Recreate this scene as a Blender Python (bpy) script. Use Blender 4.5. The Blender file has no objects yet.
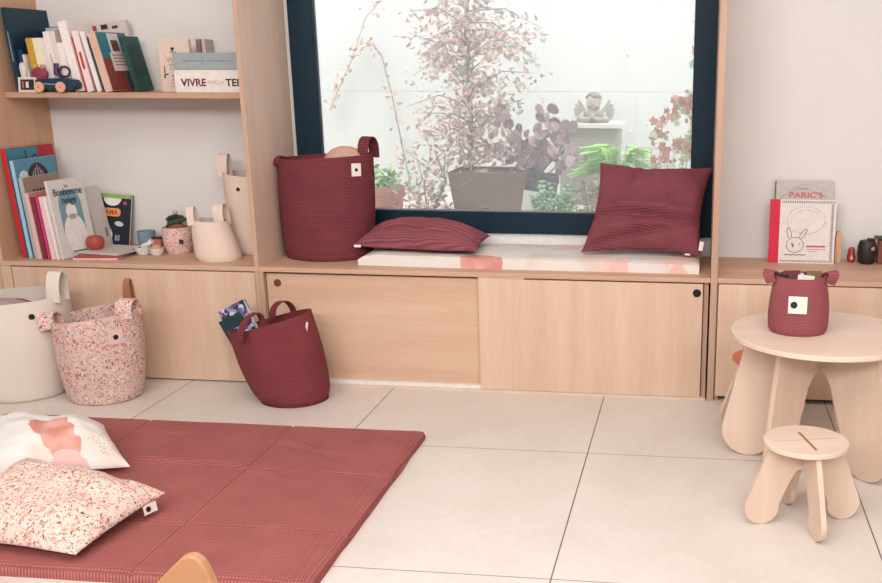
import bpy, bmesh, math, random
from math import sin, cos, pi, radians as R
from mathutils import Vector as V, Matrix as M, noise
random.seed(7)
scn = bpy.context.scene
col = scn.collection

# ------------------------------------------------------------------ materials
def lin(c):
    if isinstance(c, str):
        c = c.lstrip('#'); c = [int(c[i:i+2], 16) / 255 for i in (0, 2, 4)]
    return tuple(((x / 12.92) if x <= .04045 else ((x + .055) / 1.055) ** 2.4) for x in c) + (1,)
class NT:
    def __init__(s, name):
        s.m = bpy.data.materials.new(name); s.m.use_nodes = True
        s.t = s.m.node_tree; s.b = s.t.nodes['Principled BSDF']; s.tc = s.n('ShaderNodeTexCoord')
    def n(s, typ, **k):
        nd = s.t.nodes.new(typ)
        for a, v in k.items():
            if a in nd.inputs.keys(): nd.inputs[a].default_value = v
            else: setattr(nd, a, v)
        return nd
    def l(s, a, b): s.t.links.new(a, b)
    def coords(s, scale=(1, 1, 1), rot=(0, 0, 0), loc=(0, 0, 0), obj=True):
        mp = s.n('ShaderNodeMapping'); mp.inputs['Scale'].default_value = scale
        mp.inputs['Rotation'].default_value = rot; mp.inputs['Location'].default_value = loc
        s.l(s.tc.outputs['Object'], mp.inputs['Vector']); return mp.outputs['Vector']
    def ramp(s, fac, stops, interp='LINEAR'):
        r = s.n('ShaderNodeValToRGB'); r.color_ramp.interpolation = interp
        e = r.color_ramp.elements
        while len(e) < len(stops): e.new(.5)
        for el, (p, c) in zip(e, stops): el.position = p; el.color = lin(c) if not isinstance(c, tuple) else c
        s.l(fac, r.inputs['Fac']); return r.outputs['Color']
    def bump(s, h, strength=.3, dist=.002):
        b = s.n('ShaderNodeBump'); b.inputs['Strength'].default_value = strength; b.inputs['Distance'].default_value = dist
        s.l(h, b.inputs['Height']); s.l(b.outputs['Normal'], s.b.inputs['Normal'])
    def col(s, c): s.l(c, s.b.inputs['Base Color'])
    def mix(s, fac, a, b, mode='MIX'):
        m = s.n('ShaderNodeMix', data_type='RGBA', blend_type=mode)
        for sock, v in ((m.inputs[0], fac), (m.inputs[6], a), (m.inputs[7], b)):
            if isinstance(v, (int, float)): sock.default_value = v
            elif isinstance(v, (str, tuple)): sock.default_value = lin(v)
            else: s.l(v, sock)
        return m.outputs[2]
    def rough(s, r, spec=.5):
        s.b.inputs['Roughness'].default_value = r; s.b.inputs['Specular IOR Level'].default_value = spec; return s

def plain(name, c, r=.6, spec=.4, var=.06, scale=60, metal=0):
    n = NT(name); n.rough(r, spec); n.b.inputs['Metallic'].default_value = metal
    tx = n.n('ShaderNodeTexNoise', Scale=scale, Detail=3.0); n.l(n.coords(), tx.inputs['Vector'])
    base = lin(c)
    lo = tuple(x * (1 - var) for x in base[:3]) + (1,); hi = tuple(min(1, x * (1 + var)) for x in base[:3]) + (1,)
    n.col(n.ramp(tx.outputs['Fac'], [(.3, lo), (.7, hi)]))
    return n.m
_pc = {}
def P(c, r=.6, spec=.4):
    k = (c, r)
    if k not in _pc: _pc[k] = plain('paint_' + c.lstrip('#'), c, r, spec)
    return _pc[k]

def wood(name, a, b, axis='z', scale=14, r=.5, knots=False, fine=.5):
    n = NT(name); n.rough(r, .35)
    s = {'x': (.07, 1, 1), 'y': (1, .07, 1), 'z': (1, 1, .07)}[axis]
    v = n.coords(scale=s)
    t = n.n('ShaderNodeTexNoise', Scale=scale, Detail=4.0, Roughness=.55, Distortion=.25); n.l(v, t.inputs['Vector'])
    c = n.ramp(t.outputs['Fac'], [(.25, a), (.75, b)])
    t2 = n.n('ShaderNodeTexNoise', Scale=scale * 14, Detail=2.0); n.l(v, t2.inputs['Vector'])
    c2 = n.ramp(t2.outputs['Fac'], [(.35, '#d8cfc8'), (.7, '#ffffff')])
    c = n.mix(fine * .35, c, c2, 'MULTIPLY')
    if knots:
        vo = n.n('ShaderNodeTexVoronoi', Scale=3.1); n.l(n.coords(scale=(1, 1, .8)), vo.inputs['Vector'])
        k = n.ramp(vo.outputs['Distance'], [(.0, (1, 1, 1, 1)), (.022, (0, 0, 0, 1))])
        c = n.mix(k, c, '#8a5a42')
    n.col(c); n.bump(t2.outputs['Fac'], .08, .0006)
    return n.m

PLY_DOOR = wood('birch_ply_upright', '#cfab93', '#e2c7b0', 'z', 9, knots=True)
PLY_DOOR_H = wood('birch_ply_lying', '#cda68c', '#e0c2a9', 'x', 7, knots=True)
PLY_TOP = wood('oiled_ply_top', '#c39a80', '#d6b29a', 'x', 9)
PLY_SIDE = wood('ply_side', '#d8bba8', '#e9d3c3', 'z', 7)
PLY_SIDE_L = wood('ply_side_orange', '#cba084', '#dab497', 'z', 7)
PLY_EDGE = wood('ply_edge', '#b5917c', '#cbab96', 'z', 30)
PLY_EDGE_X = wood('ply_edge_lying', '#b38d76', '#cba68e', 'x', 30)
PLY_PALE = wood('pale_birch', '#d5b9a6', '#e4ccbb', 'z', 10, fine=.3)
PLY_PALE_T = wood('pale_birch_top', '#d9bfad', '#e8d3c4', 'x', 9, fine=.3)
CHAIRWOOD = wood('chair_beech', '#b58260', '#c4946f', 'x', 10)
HOLE = P('#1d1715', .8); HOLE_BROWN = P('#6b4630', .8)
WHITE_PAINT = plain('white_paint', '#e6e0dc', .6)

def wall_mat(name, c):
    n = NT(name); n.rough(.85, .2)
    t = n.n('ShaderNodeTexNoise', Scale=2.2, Detail=4.0); n.l(n.coords(), t.inputs['Vector'])
    b = lin(c)
    n.col(n.ramp(t.outputs['Fac'], [(.3, tuple(x * .975 for x in b[:3]) + (1,)), (.7, tuple(min(1, x * 1.02) for x in b[:3]) + (1,))]))
    t2 = n.n('ShaderNodeTexNoise', Scale=160.0, Detail=2.0); n.l(n.coords(), t2.inputs['Vector'])
    if 'court' not in name: n.bump(t2.outputs['Fac'], .06, .001)
    return n.m
WALL = wall_mat('wall_plaster', '#e2dedb')
TILE, TX, TY = .8626, -.3425, -.5999
def floor_mat():
    n = NT('stone_tiles'); n.rough(.38, .45)
    sep = n.n('ShaderNodeSeparateXYZ'); n.l(n.tc.outputs['Object'], sep.inputs[0])
    def line(sock, off, w):
        a = n.n('ShaderNodeMath', operation='SUBTRACT'); n.l(sock, a.inputs[0]); a.inputs[1].default_value = off
        p = n.n('ShaderNodeMath', operation='PINGPONG'); n.l(a.outputs[0], p.inputs[0]); p.inputs[1].default_value = TILE / 2
        c = n.n('ShaderNodeMath', operation='LESS_THAN'); n.l(p.outputs[0], c.inputs[0]); c.inputs[1].default_value = w
        return c.outputs[0]
    t = n.n('ShaderNodeTexNoise', Scale=3.5, Detail=5.0, Roughness=.6); n.l(n.coords(), t.inputs['Vector'])
    c = n.ramp(t.outputs['Fac'], [(.3, '#cfc5bd'), (.7, '#dad2cb')])
    t2 = n.n('ShaderNodeTexNoise', Scale=40.0, Detail=4.0); n.l(n.coords(), t2.inputs['Vector'])
    c = n.mix(.12, c, n.ramp(t2.outputs['Fac'], [(.3, '#b5a89c'), (.7, '#f0e8e0')]), 'OVERLAY')
    lx = line(sep.outputs[0], TX, .0019); ly = line(sep.outputs[1], TY, .0017)
    c = n.mix(ly, c, '#7d6a60'); c = n.mix(lx, c, '#5b4b45')  # brown joints; those along y darkened further, grout shading put into the colour
    n.col(c)
    mx = n.n('ShaderNodeMath', operation='MAXIMUM'); n.l(lx, mx.inputs[0]); n.l(ly, mx.inputs[1])
    iv = n.n('ShaderNodeMath', operation='SUBTRACT'); iv.inputs[0].default_value = 1; n.l(mx.outputs[0], iv.inputs[1])
    n.bump(iv.outputs[0], .4, .001)
    return n.m
FLOOR = floor_mat()

def ribbed(name, a, b, period=.006, axis='Z', strength=.5, dist=.002, r=.9, second=None):
    """woven cloth: ribs along one axis, optionally a second crossing set"""
    n = NT(name); n.rough(r, .15); n.b.inputs['Sheen Weight'].default_value = .25; n.b.inputs['Sheen Tint'].default_value = lin(b)
    w = n.n('ShaderNodeTexWave', wave_type='BANDS', bands_direction=axis, Scale=.314 / period, Distortion=.35)
    w.inputs['Detail Scale'].default_value = 3
    n.l(n.coords(), w.inputs['Vector']); h = w.outputs['Fac']
    if second:
        w2 = n.n('ShaderNodeTexWave', wave_type='BANDS', bands_direction=second, Scale=.314 / period, Distortion=.35)
        n.l(n.coords(), w2.inputs['Vector'])
        mu = n.n('ShaderNodeMath', operation='MULTIPLY'); n.l(w.outputs['Fac'], mu.inputs[0]); n.l(w2.outputs['Fac'], mu.inputs[1]); h = mu.outputs[0]
    c = n.ramp(h, [(.0, a), (.8, b)])
    t = n.n('ShaderNodeTexNoise', Scale=9.0, Detail=4.0); n.l(n.coords(), t.inputs['Vector'])
    c = n.mix(.22, c, n.ramp(t.outputs['Fac'], [(.3, '#8c8080'), (.7, '#ffffff')]), 'MULTIPLY')
    n.col(c); n.bump(h, strength, dist); return n.m
BURG = ribbed('burgundy_rib', '#652c33', '#83454b', .009)
BURG_TABLE = ribbed('old_rose_rib', '#8a474b', '#a36064', .0045)
BURG_LEAN = ribbed('burgundy_rib_fine', '#6f3036', '#8a4549', .0065)
BURG_CUSH = ribbed('burgundy_waffle', '#763b44', '#a16066', .0065, 'X', .6, .002, second='Y')
BURG_CUSH2 = ribbed('burgundy_waffle_pink', '#7c414a', '#aa6a6e', .0065, 'X', .6, .002, second='Y')
BURG_MAT = ribbed('mat_waffle', '#92504e', '#b8746f', .009, 'X', .5, .002, second='Y')
BURG_IN = plain('burgundy_lining', '#5c2330', .9, .1)

def canvas(name, c):
    n = NT(name); n.rough(.9, .15)
    b = lin(c)
    t = n.n('ShaderNodeTexNoise', Scale=350.0, Detail=2.0); n.l(n.coords(), t.inputs['Vector'])
    n.col(n.ramp(t.outputs['Fac'], [(.3, tuple(x * .92 for x in b[:3]) + (1,)), (.7, b)]))
    n.bump(t.outputs['Fac'], .2, .001); return n.m
CREAM = canvas('cream_canvas', '#e2d6cb'); CREAM_IN = canvas('cream_lining', '#cfc0b3')
PINKCREAM = canvas('ecru_canvas', '#e6d1c3')

def floral(name, ground='#ead3ca', scale=62, dens=.62, reds=True):
    n = NT(name); n.rough(.85, .2)
    co = n.coords()
    wn = n.n('ShaderNodeTexNoise', Scale=scale * .9, Detail=2.0); n.l(co, wn.inputs['Vector'])
    ad = n.n('ShaderNodeVectorMath', operation='MULTIPLY_ADD'); n.l(wn.outputs['Color'], ad.inputs[0])
    ad.inputs[1].default_value = (.022, .022, .022); n.l(co, ad.inputs[2])
    def spots(sc, stops, thr, keep, off):
        mp = n.n('ShaderNodeMapping'); mp.inputs['Location'].default_value = (off, off * .7, off * .3); n.l(ad.outputs[0], mp.inputs['Vector'])
        v = n.n('ShaderNodeTexVoronoi', Scale=float(sc)); n.l(mp.outputs[0], v.inputs['Vector'])
        sp = n.n('ShaderNodeSeparateColor'); n.l(v.outputs['Color'], sp.inputs[0])
        cc = n.ramp(sp.outputs[0], stops, 'CONSTANT')
        lt = n.n('ShaderNodeMath', operation='LESS_THAN'); n.l(v.outputs['Distance'], lt.inputs[0]); lt.inputs[1].default_value = thr
        kp = n.n('ShaderNodeMath', operation='LESS_THAN'); n.l(sp.outputs[1], kp.inputs[0]); kp.inputs[1].default_value = keep
        mu = n.n('ShaderNodeMath', operation='MULTIPLY'); n.l(lt.outputs[0], mu.inputs[0]); n.l(kp.outputs[0], mu.inputs[1])
        return mu.outputs[0], cc
    c = ground
    f0, c0 = spots(scale * .75, [(0, '#e9bcae'), (.3, '#dfaaa2'), (.6, '#efd0bf'), (.8, '#d9a08c')], .42, dens, 0)
    f1, c1 = spots(scale, [(0, '#cf8d88'), (.22, '#c0756f'), (.42, '#dfa592'), (.6, '#ab5358'), (.76, '#cf8560'), (.88, '#b86e62')], .34, dens * .75, 3.1)
    f2, c2 = spots(scale * 1.45, [(0, '#57545a'), (.2, '#8c5a58'), (.4, '#6f7a6c'), (.6, '#a06a5c'), (.8, '#46464f')], .30, dens * .5, 7.7)
    f3, c3 = spots(scale * 2.1, [(0, '#f2e6dd'), (.5, '#54535c'), (.75, '#8f5650')], .30, dens * .45, 5.2)
    for f, cc in ((f0, c0), (f1, c1), (f2, c2), (f3, c3)): c = n.mix(f, c, cc)
    n.col(c)
    t = n.n('ShaderNodeTexNoise', Scale=25.0, Detail=2.0); n.l(co, t.inputs['Vector']); n.bump(t.outputs['Fac'], .15, .003)
    return n.m
FLORAL = floral('floral_cotton', '#d8c0b8', 84, .98)
FLORAL_CUSH = floral('floral_cotton_cushion', '#d9c6bb', 86, .98)
FLORAL_S = floral('floral_cotton_small', '#e2c3bd', 110, .95)

def abstract(name, shapes, ground='#dcd6d2', dots=True):
    """large printed shapes on white cotton: each (x, y, rx, ry, angle, colour) in object space"""
    n = NT(name); n.rough(.85, .2); co = n.coords()
    wn = n.n('ShaderNodeTexNoise', Scale=14.0, Detail=3.0); n.l(co, wn.inputs['Vector'])
    t = n.n('ShaderNodeTexNoise', Scale=5.0, Detail=2.0); n.l(co, t.inputs['Vector'])
    c = n.ramp(t.outputs['Fac'], [(.35, ground), (.55, '#e4dfdb'), (.68, '#decdc0')])
    for (x, y, rx, ry, an, cc) in shapes:
        sb = n.n('ShaderNodeVectorMath', operation='SUBTRACT'); n.l(co, sb.inputs[0]); sb.inputs[1].default_value = (x, y, 0)
        mp = n.n('ShaderNodeMapping'); mp.inputs['Rotation'].default_value = (0, 0, -an); mp.inputs['Scale'].default_value = (1, 1, 0)
        n.l(sb.outputs[0], mp.inputs['Vector'])
        dv = n.n('ShaderNodeVectorMath', operation='DIVIDE'); n.l(mp.outputs[0], dv.inputs[0]); dv.inputs[1].default_value = (rx, ry, 1)
        ln = n.n('ShaderNodeVectorMath', operation='LENGTH'); n.l(dv.outputs[0], ln.inputs[0])
        aa = n.n('ShaderNodeMath', operation='ADD'); n.l(ln.outputs['Value'], aa.inputs[0]); n.l(wn.outputs['Fac'], aa.inputs[1])
        lt = n.n('ShaderNodeMath', operation='LESS_THAN'); n.l(aa.outputs[0], lt.inputs[0]); lt.inputs[1].default_value = 1.5
        fac = lt.outputs[0]
        if cc == 'dots':
            v = n.n('ShaderNodeTexVoronoi', Scale=130.0); n.l(co, v.inputs['Vector'])
            l2 = n.n('ShaderNodeMath', operation='LESS_THAN'); n.l(v.outputs['Distance'], l2.inputs[0]); l2.inputs[1].default_value = .3
            m_ = n.n('ShaderNodeMath', operation='MULTIPLY'); n.l(fac, m_.inputs[0]); n.l(l2.outputs[0], m_.inputs[1]); fac = m_.outputs[0]; cc = '#a39fa4'
        else:
            cc = n.ramp(wn.outputs['Fac'], [(.35, cc), (.75, '#e6b9ae')])
        c = n.mix(fac, c, cc)
    n.col(c); n.bump(t.outputs['Fac'], .1, .003); return n.m

LEATHER = plain('leather', '#a06a4c', .6)
FRAME = plain('window_frame_paint', '#0b2737', .5, .25, .03)
def glass_mat():
    n = NT('window_glass'); t = n.t; t.nodes.remove(n.b)
    out = [x for x in t.nodes if x.type == 'OUTPUT_MATERIAL'][0]
    tr = n.n('ShaderNodeBsdfTransparent'); gl = n.n('ShaderNodeBsdfGlossy', Roughness=.03)
    tr.inputs[0].default_value = (.97, .985, .98, 1)
    fr = n.n('ShaderNodeFresnel', IOR=1.45); mx = n.n('ShaderNodeMixShader')
    n.l(fr.outputs[0], mx.inputs[0]); tl = n.n('ShaderNodeBsdfTranslucent'); tl.inputs[0].default_value = (.9, .93, .95, 1); m0 = n.n('ShaderNodeMixShader'); m0.inputs[0].default_value = .13  # translucent share puts a veil of daylight glare into the glass
    n.l(tr.outputs[0], m0.inputs[1]); n.l(tl.outputs[0], m0.inputs[2]); n.l(m0.outputs[0], mx.inputs[1]); n.l(gl.outputs[0], mx.inputs[2]); n.l(mx.outputs[0], out.inputs[0])
    return n.m
GLASS = glass_mat()
PAPER = plain('page_paper', '#e9e0d4', .9, .1, .05, 400)

# ------------------------------------------------------------------ mesh helpers
class MB:
    def __init__(s): s.bm = bmesh.new(); s.mi = 0
    def faces(s, vs, fs):
        v = [s.bm.verts.new(p) for p in vs]
        for f in fs:
            try: fc = s.bm.faces.new([v[i] for i in f]); fc.material_index = s.mi
            except ValueError: pass
        return s
    def box(s, x0, x1, y0, y1, z0, z1, m=None):
        vs = [V((x, y, z)) for x in (x0, x1) for y in (y0, y1) for z in (z0, z1)]
        if m is not None: vs = [m @ v for v in vs]
        return s.faces(vs, [(0, 1, 3, 2), (4, 6, 7, 5), (0, 4, 5, 1), (2, 3, 7, 6), (0, 2, 6, 4), (1, 5, 7, 3)])
    def prism(s, poly, m, t):
        """poly in local xy, extruded +-t/2 along local z, placed with matrix m"""
        n = len(poly); vs = [m @ V((x, y, -t / 2)) for x, y in poly] + [m @ V((x, y, t / 2)) for x, y in poly]
        fs = [tuple(range(n))[::-1], tuple(range(n, 2 * n))] + [(i, (i + 1) % n, n + (i + 1) % n, n + i) for i in range(n)]
        return s.faces(vs, fs)
    def lathe(s, prof, c=(0, 0, 0), seg=40, sx=1, sy=1, m=None, close=True):
        vs = []; c = V(c)
        for (r, z) in prof:
            for k in range(seg):
                a = 2 * pi * k / seg; p = V((r * cos(a) * sx, r * sin(a) * sy, z)) + c
                vs.append(m @ p if m else p)
        fs = []
        for i in range(len(prof) - 1):
            for k in range(seg):
                k2 = (k + 1) % seg; fs.append((i * seg + k, i * seg + k2, (i + 1) * seg + k2, (i + 1) * seg + k))
        if close:
            if prof[0][0] > 1e-6: fs.append(tuple(range(seg))[::-1])
            if prof[-1][0] > 1e-6: fs.append(tuple((len(prof) - 1) * seg + k for k in range(seg)))
        return s.faces(vs, fs)
    def tube(s, pts, r, seg=8):
        pts = [V(p) for p in pts]; n = len(pts); rs = r if isinstance(r, (list, tuple)) else [r] * n; vs = []
        for i, p in enumerate(pts):
            d = (pts[min(i + 1, n - 1)] - pts[max(i - 1, 0)]).normalized()
            a = d.cross(V((.13, .31, .94))); a = a.normalized() if a.length > 1e-4 else V((1, 0, 0)); b = d.cross(a)
            vs += [p + (a * cos(2 * pi * k / seg) + b * sin(2 * pi * k / seg)) * rs[i] for k in range(seg)]
        fs = [(i * seg + k, i * seg + (k + 1) % seg, (i + 1) * seg + (k + 1) % seg, (i + 1) * seg + k) for i in range(n - 1) for k in range(seg)]
        fs += [tuple(range(seg))[::-1], tuple((n - 1) * seg + k for k in range(seg))]
        return s.faces(vs, fs)
    def ribbon(s, pts, wd, w, t):
        """strap of width w along wd, thickness t, following pts"""
        pts = [V(p) for p in pts]; n = len(pts); vs = []
        for i, p in enumerate(pts):
            d = (pts[min(i + 1, n - 1)] - pts[max(i - 1, 0)]).normalized()
            W_ = V(wd[i]) if isinstance(wd, list) else V(wd); W_ = (W_ - d * W_.dot(d)).normalized(); N_ = d.cross(W_)
            ww = w[i] if isinstance(w, list) else w
            vs += [p + W_ * a * ww / 2 + N_ * b * t / 2 for a, b in ((-1, -1), (1, -1), (1, 1), (-1, 1))]
        fs = [(i * 4 + k, i * 4 + (k + 1) % 4, i * 4 + 4 + (k + 1) % 4, i * 4 + 4 + k) for i in range(n - 1) for k in range(4)]
        fs += [(3, 2, 1, 0), tuple((n - 1) * 4 + k for k in range(4))]
        return s.faces(vs, fs)
    def ball(s, c, r, seg=16, sc=(1, 1, 1), m=None):
        prof = [(max(r * sin(pi * i / 10), 1e-5 if i in (0, 10) else 0), -r * cos(pi * i / 10)) for i in range(11)]
        vs = []; c = V(c)
        mm = M.Translation(c) @ (m or M.Identity(4)) @ M.Diagonal((*sc, 1))
        return s.lathe(prof, (0, 0, 0), seg, m=mm, close=False)
    def build(s, name, mats, parent=None, bevel=0, smooth=False, loc=None, subsurf=0, seg=2):
        me = bpy.data.meshes.new(name); bmesh.ops.remove_doubles(s.bm, verts=s.bm.verts, dist=1e-6)
        bmesh.ops.recalc_face_normals(s.bm, faces=s.bm.faces); s.bm.to_mesh(me); s.bm.free()
        o = bpy.data.objects.new(name, me); col.objects.link(o)
        for m in (mats if isinstance(mats, (list, tuple)) else [mats]): me.materials.append(m)
        if parent: o.parent = parent
        if loc: o.location = loc
        if smooth:
            for p in me.polygons: p.use_smooth = True
            if hasattr(me, 'set_sharp_from_angle'): me.set_sharp_from_angle(angle=R(40 if smooth is True else smooth))
        if bevel:
            b = o.modifiers.new('bevel', 'BEVEL'); b.width = bevel; b.segments = seg; b.limit_method = 'ANGLE'; b.angle_limit = R(40)
        if subsurf:
            q = o.modifiers.new('sub', 'SUBSURF'); q.levels = subsurf; q.render_levels = subsurf
        return o
def thing(name, label, cat, loc=(0, 0, 0), rz=0, group=None):
    o = bpy.data.objects.new(name, None); col.objects.link(o); o.location = loc; o.rotation_euler = (0, 0, rz)
    o.empty_display_size = .05; return tag(o, label, cat, group)
def tag(o, label, cat, group=None):
    o['label'] = label; o['category'] = cat
    if group: o['group'] = group
    return o
def struct(o): o['kind'] = 'structure'; return o
def mat4(loc, ex, ey, ez):
    m = M.Identity(4)
    for i, e in enumerate((ex, ey, ez)): m.col[i][:3] = V(e)[:]
    m.col[3][:3] = V(loc)[:]; return m
def lettering(txt, size, m, material, parent, name='lettering', depth=.0004, width=None, bold=0, align='LEFT'):
    cu = bpy.data.curves.new('txt', 'FONT'); cu.body = txt; cu.size = size; cu.extrude = depth; cu.offset = bold; cu.align_x = align
    t = bpy.data.objects.new('tmp', cu); col.objects.link(t); bpy.context.view_layer.update()
    me = bpy.data.meshes.new_from_object(t.evaluated_get(bpy.context.evaluated_depsgraph_get()))
    bpy.data.objects.remove(t); me.name = name
    if width:
        xs = [v.co.x for v in me.vertices]; k = width / (max(xs) - min(xs)); me.transform(M.Diagonal((k, 1, 1, 1)))
    me.transform(m); me.materials.clear(); me.materials.append(material)
    o = bpy.data.objects.new(name, me); col.objects.link(o)
    if parent: o.parent = parent
    return o

# ------------------------------------------------------------------ setting
D = .44                         # depth of shelves and bench
T = .491                        # worktop height
struct(MB().box(-5, 3.2, -7, .64, -.05, 0).build('floor', FLOOR))
def wallpiece():
    b = MB(); b.box(-5, -1.70, D, .62, 0, 2.75); b.box(.06, 3.2, D, .62, 0, 2.75)
    b.box(-1.70, .06, D, .62, 0, .60); b.box(-1.70, .06, D, .62, 2.25, 2.75); return b
struct(wallpiece().build('wall_back', WALL))
struct(MB().box(-5, 3.2, -7, .62, 2.75, 2.85).build('ceiling', WHITE_PAINT))
struct(MB().box(-5.1, -5, -7, .62, 0, 2.85).build('wall_left', WALL))
struct(MB().box(-1.735, .062, .432, .4402, .492, .577).build('trim_2', plain('white_sill_paint', '#efebe9', .5)))
struct(MB().box(-5, 3.2, -7.1, -7, 0, 2.85).build('wall_front', WALL))
struct(MB().box(3.2, 3.3, -7, .62, 0, 2.85).build('wall_right', WALL))
struct(MB().box(-2.811, .9, .06, .43, 0, .02).build('baseboard_cabinets', WHITE_PAINT)) if False else None
# window
wf = MB(); X0, X1, Z0, Z1 = -1.712, .066, .577, 2.3
fl, fr, fb, ft = .108, .092, .092, .1
wf.box(X0, X0 + fl, .410, .452, Z0, Z1).box(X1 - fr, X1, .410, .452, Z0, Z1).box(X0 + fl, X1 - fr, .410, .452, Z0, Z0 + fb).box(X0 + fl, X1 - fr, .410, .452, Z1 - ft, Z1)
win = struct(wf.build('window_1', FRAME, bevel=.004))
g = MB().box(X0 + fl - .01, X1 - fr + .01, .434, .440, Z0 + fb - .01, Z1 - ft + .01).build('pane', GLASS, win)
b = MB(); zz = Z0 + fb
b.box(X0 + fl, X1 - fr, .424, .4335, zz, zz + .006); b.build('glazing_bead', plain('grey_gasket', '#8b8f92', .4), win)

# ------------------------------------------------------------------ fitted furniture
shelf_unit = thing('shelving_unit', 'tall pale plywood bookcase surround with one shelf left of the window', 'shelving', (-2.3, .2, T))
def part(mb, name, mat, root, **k):
    o = mb.build(name, mat, root, **k); o.matrix_parent_inverse = M.Translation(root.location).inverted() if root.rotation_euler.z == 0 else root.matrix_world.inverted(); return o
part(MB().box(-2.875, -2.845, 0, D, T, 2.5), 'side_panel', [PLY_SIDE_L], shelf_unit, bevel=.001)
part(MB().box(-1.754, -1.736, 0, D, T, 2.5), 'side_panel', [PLY_SIDE], shelf_unit, bevel=.001)
part(MB().box(-1.7545, -1.7355, -.0012, .0, T, 2.5), 'edge_band', [PLY_EDGE], shelf_unit)
part(MB().box(-2.845, -1.754, .16, D, 1.144, 1.166), 'shelf', [PLY_EDGE_X], shelf_unit, bevel=.001)

cab = thing('storage_cabinet', 'low plywood cabinet under the bookcase, behind the two floor baskets', 'cabinet', (-2.3, .2, 0))
part(MB().box(-2.875, -2.857, 0, .415, 0, .4715).box(-1.757, -1.739, 0, .415, 0, .4715).box(-2.857, -1.757, .39, .405, 0, .4715).box(-2.857, -1.757, .02, .39, 0, .03), 'body', [PLY_EDGE], cab, bevel=.0008)
part(MB().box(-2.857, -2.813, -.0005, .016, .0, .4715), 'filler_strip', [PLY_DOOR], cab, bevel=.001)
part(MB().box(-2.809, -1.7585, 0, .018, .006, .4675), 'door', [PLY_DOOR], cab, bevel=.001)
tag(MB().box(-2.875, -1.7395, -.001, D, .472, T).build('worktop', PLY_TOP, bevel=.0012), 'thin plywood worktop under the left bookcase, holding picture books and small baskets', 'worktop')

bench = thing('window_bench', 'long plywood storage bench with two sliding doors below the window', 'bench', (-.85, .2, 0))
part(MB().box(-1.7385, -1.721, 0, D, 0, .4715).box(.037, .055, .02, D, 0, .4715).box(-1.721, .037, .42, D, 0, .4715).box(-1.721, .037, .05, .42, .012, .03), 'body', [PLY_EDGE], bench, bevel=.0008)
part(MB().box(-1.721, .055, -.001, .05, 0, .011), 'bottom_rail', [PLY_PALE], bench)
part(MB().box(-1.721, -.842, .006, .05, .011, .026), 'door_track', [WHITE_PAINT], bench)
def holed_door(x0, x1, y0, y1, z0, z1, hx, hz, mat, hmat, root):
    d = part(MB().box(x0, x1, y0, y1, z0, z1), 'sliding_door', mat, root, bevel=.001)
    b = MB(); m = mat4((hx, y0 - .0008, hz), (1, 0, 0), (0, 0, 1), (0, -1, 0))
    b.lathe([(.0155, -.001), (.0155, .002), (.0125, .002), (.0125, .0)], m=m, seg=28, close=False)
    h = b.build('finger_hole', HOLE_BROWN if hmat is HOLE_BROWN else HOLE, d); h.matrix_parent_inverse = root.matrix_world.inverted() @ M.Translation(-root.location) if False else M.Identity(4)
    b2 = MB(); b2.lathe([(.0125, .0006), (.0, .0006)], m=m, seg=28, close=False); b2.build('hole_recess', hmat, d)
    return d
bpy.context.view_layer.update()
holed_door(-1.717, -.844, .02, .036, .026, .462, -1.672, .424, [PLY_DOOR_H], HOLE_BROWN, bench)
holed_door(-.842, .034, 0, .018, .012, .466, .011, .431, [PLY_DOOR], HOLE, bench)
part(MB().box(-.842, -.66, .0005, .018, .4665, .4715), 'top_filler', [PLY_DOOR], bench)
tag(MB().box(-1.7385, .0615, -.001, D, .472, T).build('worktop', PLY_TOP, bevel=.0012), 'long plywood bench top below the window, holding mattress, cushions and large basket', 'worktop')
tag(MB().box(.062, .087, -.0005, D, 0, 2.5).build('partition_panel', PLY_EDGE, bevel=.001), 'tall narrow plywood upright panel right of the window', 'panel')
cab2 = thing('storage_cabinet', 'low plywood cabinet against the wall behind the round table', 'cabinet', (.6, .2, 0))
part(MB().box(.088, .106, .02, .415, 0, .4715).box(1.6, 1.618, 0, .415, 0, .4715).box(.106, 1.6, .39, .405, 0, .4715).box(.106, 1.6, .03, .39, .012, .03), 'body', [PLY_EDGE], cab2, bevel=.0008)
part(MB().box(.093, .86, 0, .018, .02, .4675), 'door', [PLY_DOOR], cab2, bevel=.001)
part(MB().box(.864, 1.6, 0, .018, .02, .4675), 'door', [PLY_DOOR], cab2, bevel=.001)
tag(MB().box(.0875, 1.62, -.001, D, .472, T).build('worktop', PLY_TOP, bevel=.0012), 'plywood worktop along the right wall with standing picture books and wooden toys', 'worktop')

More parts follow.
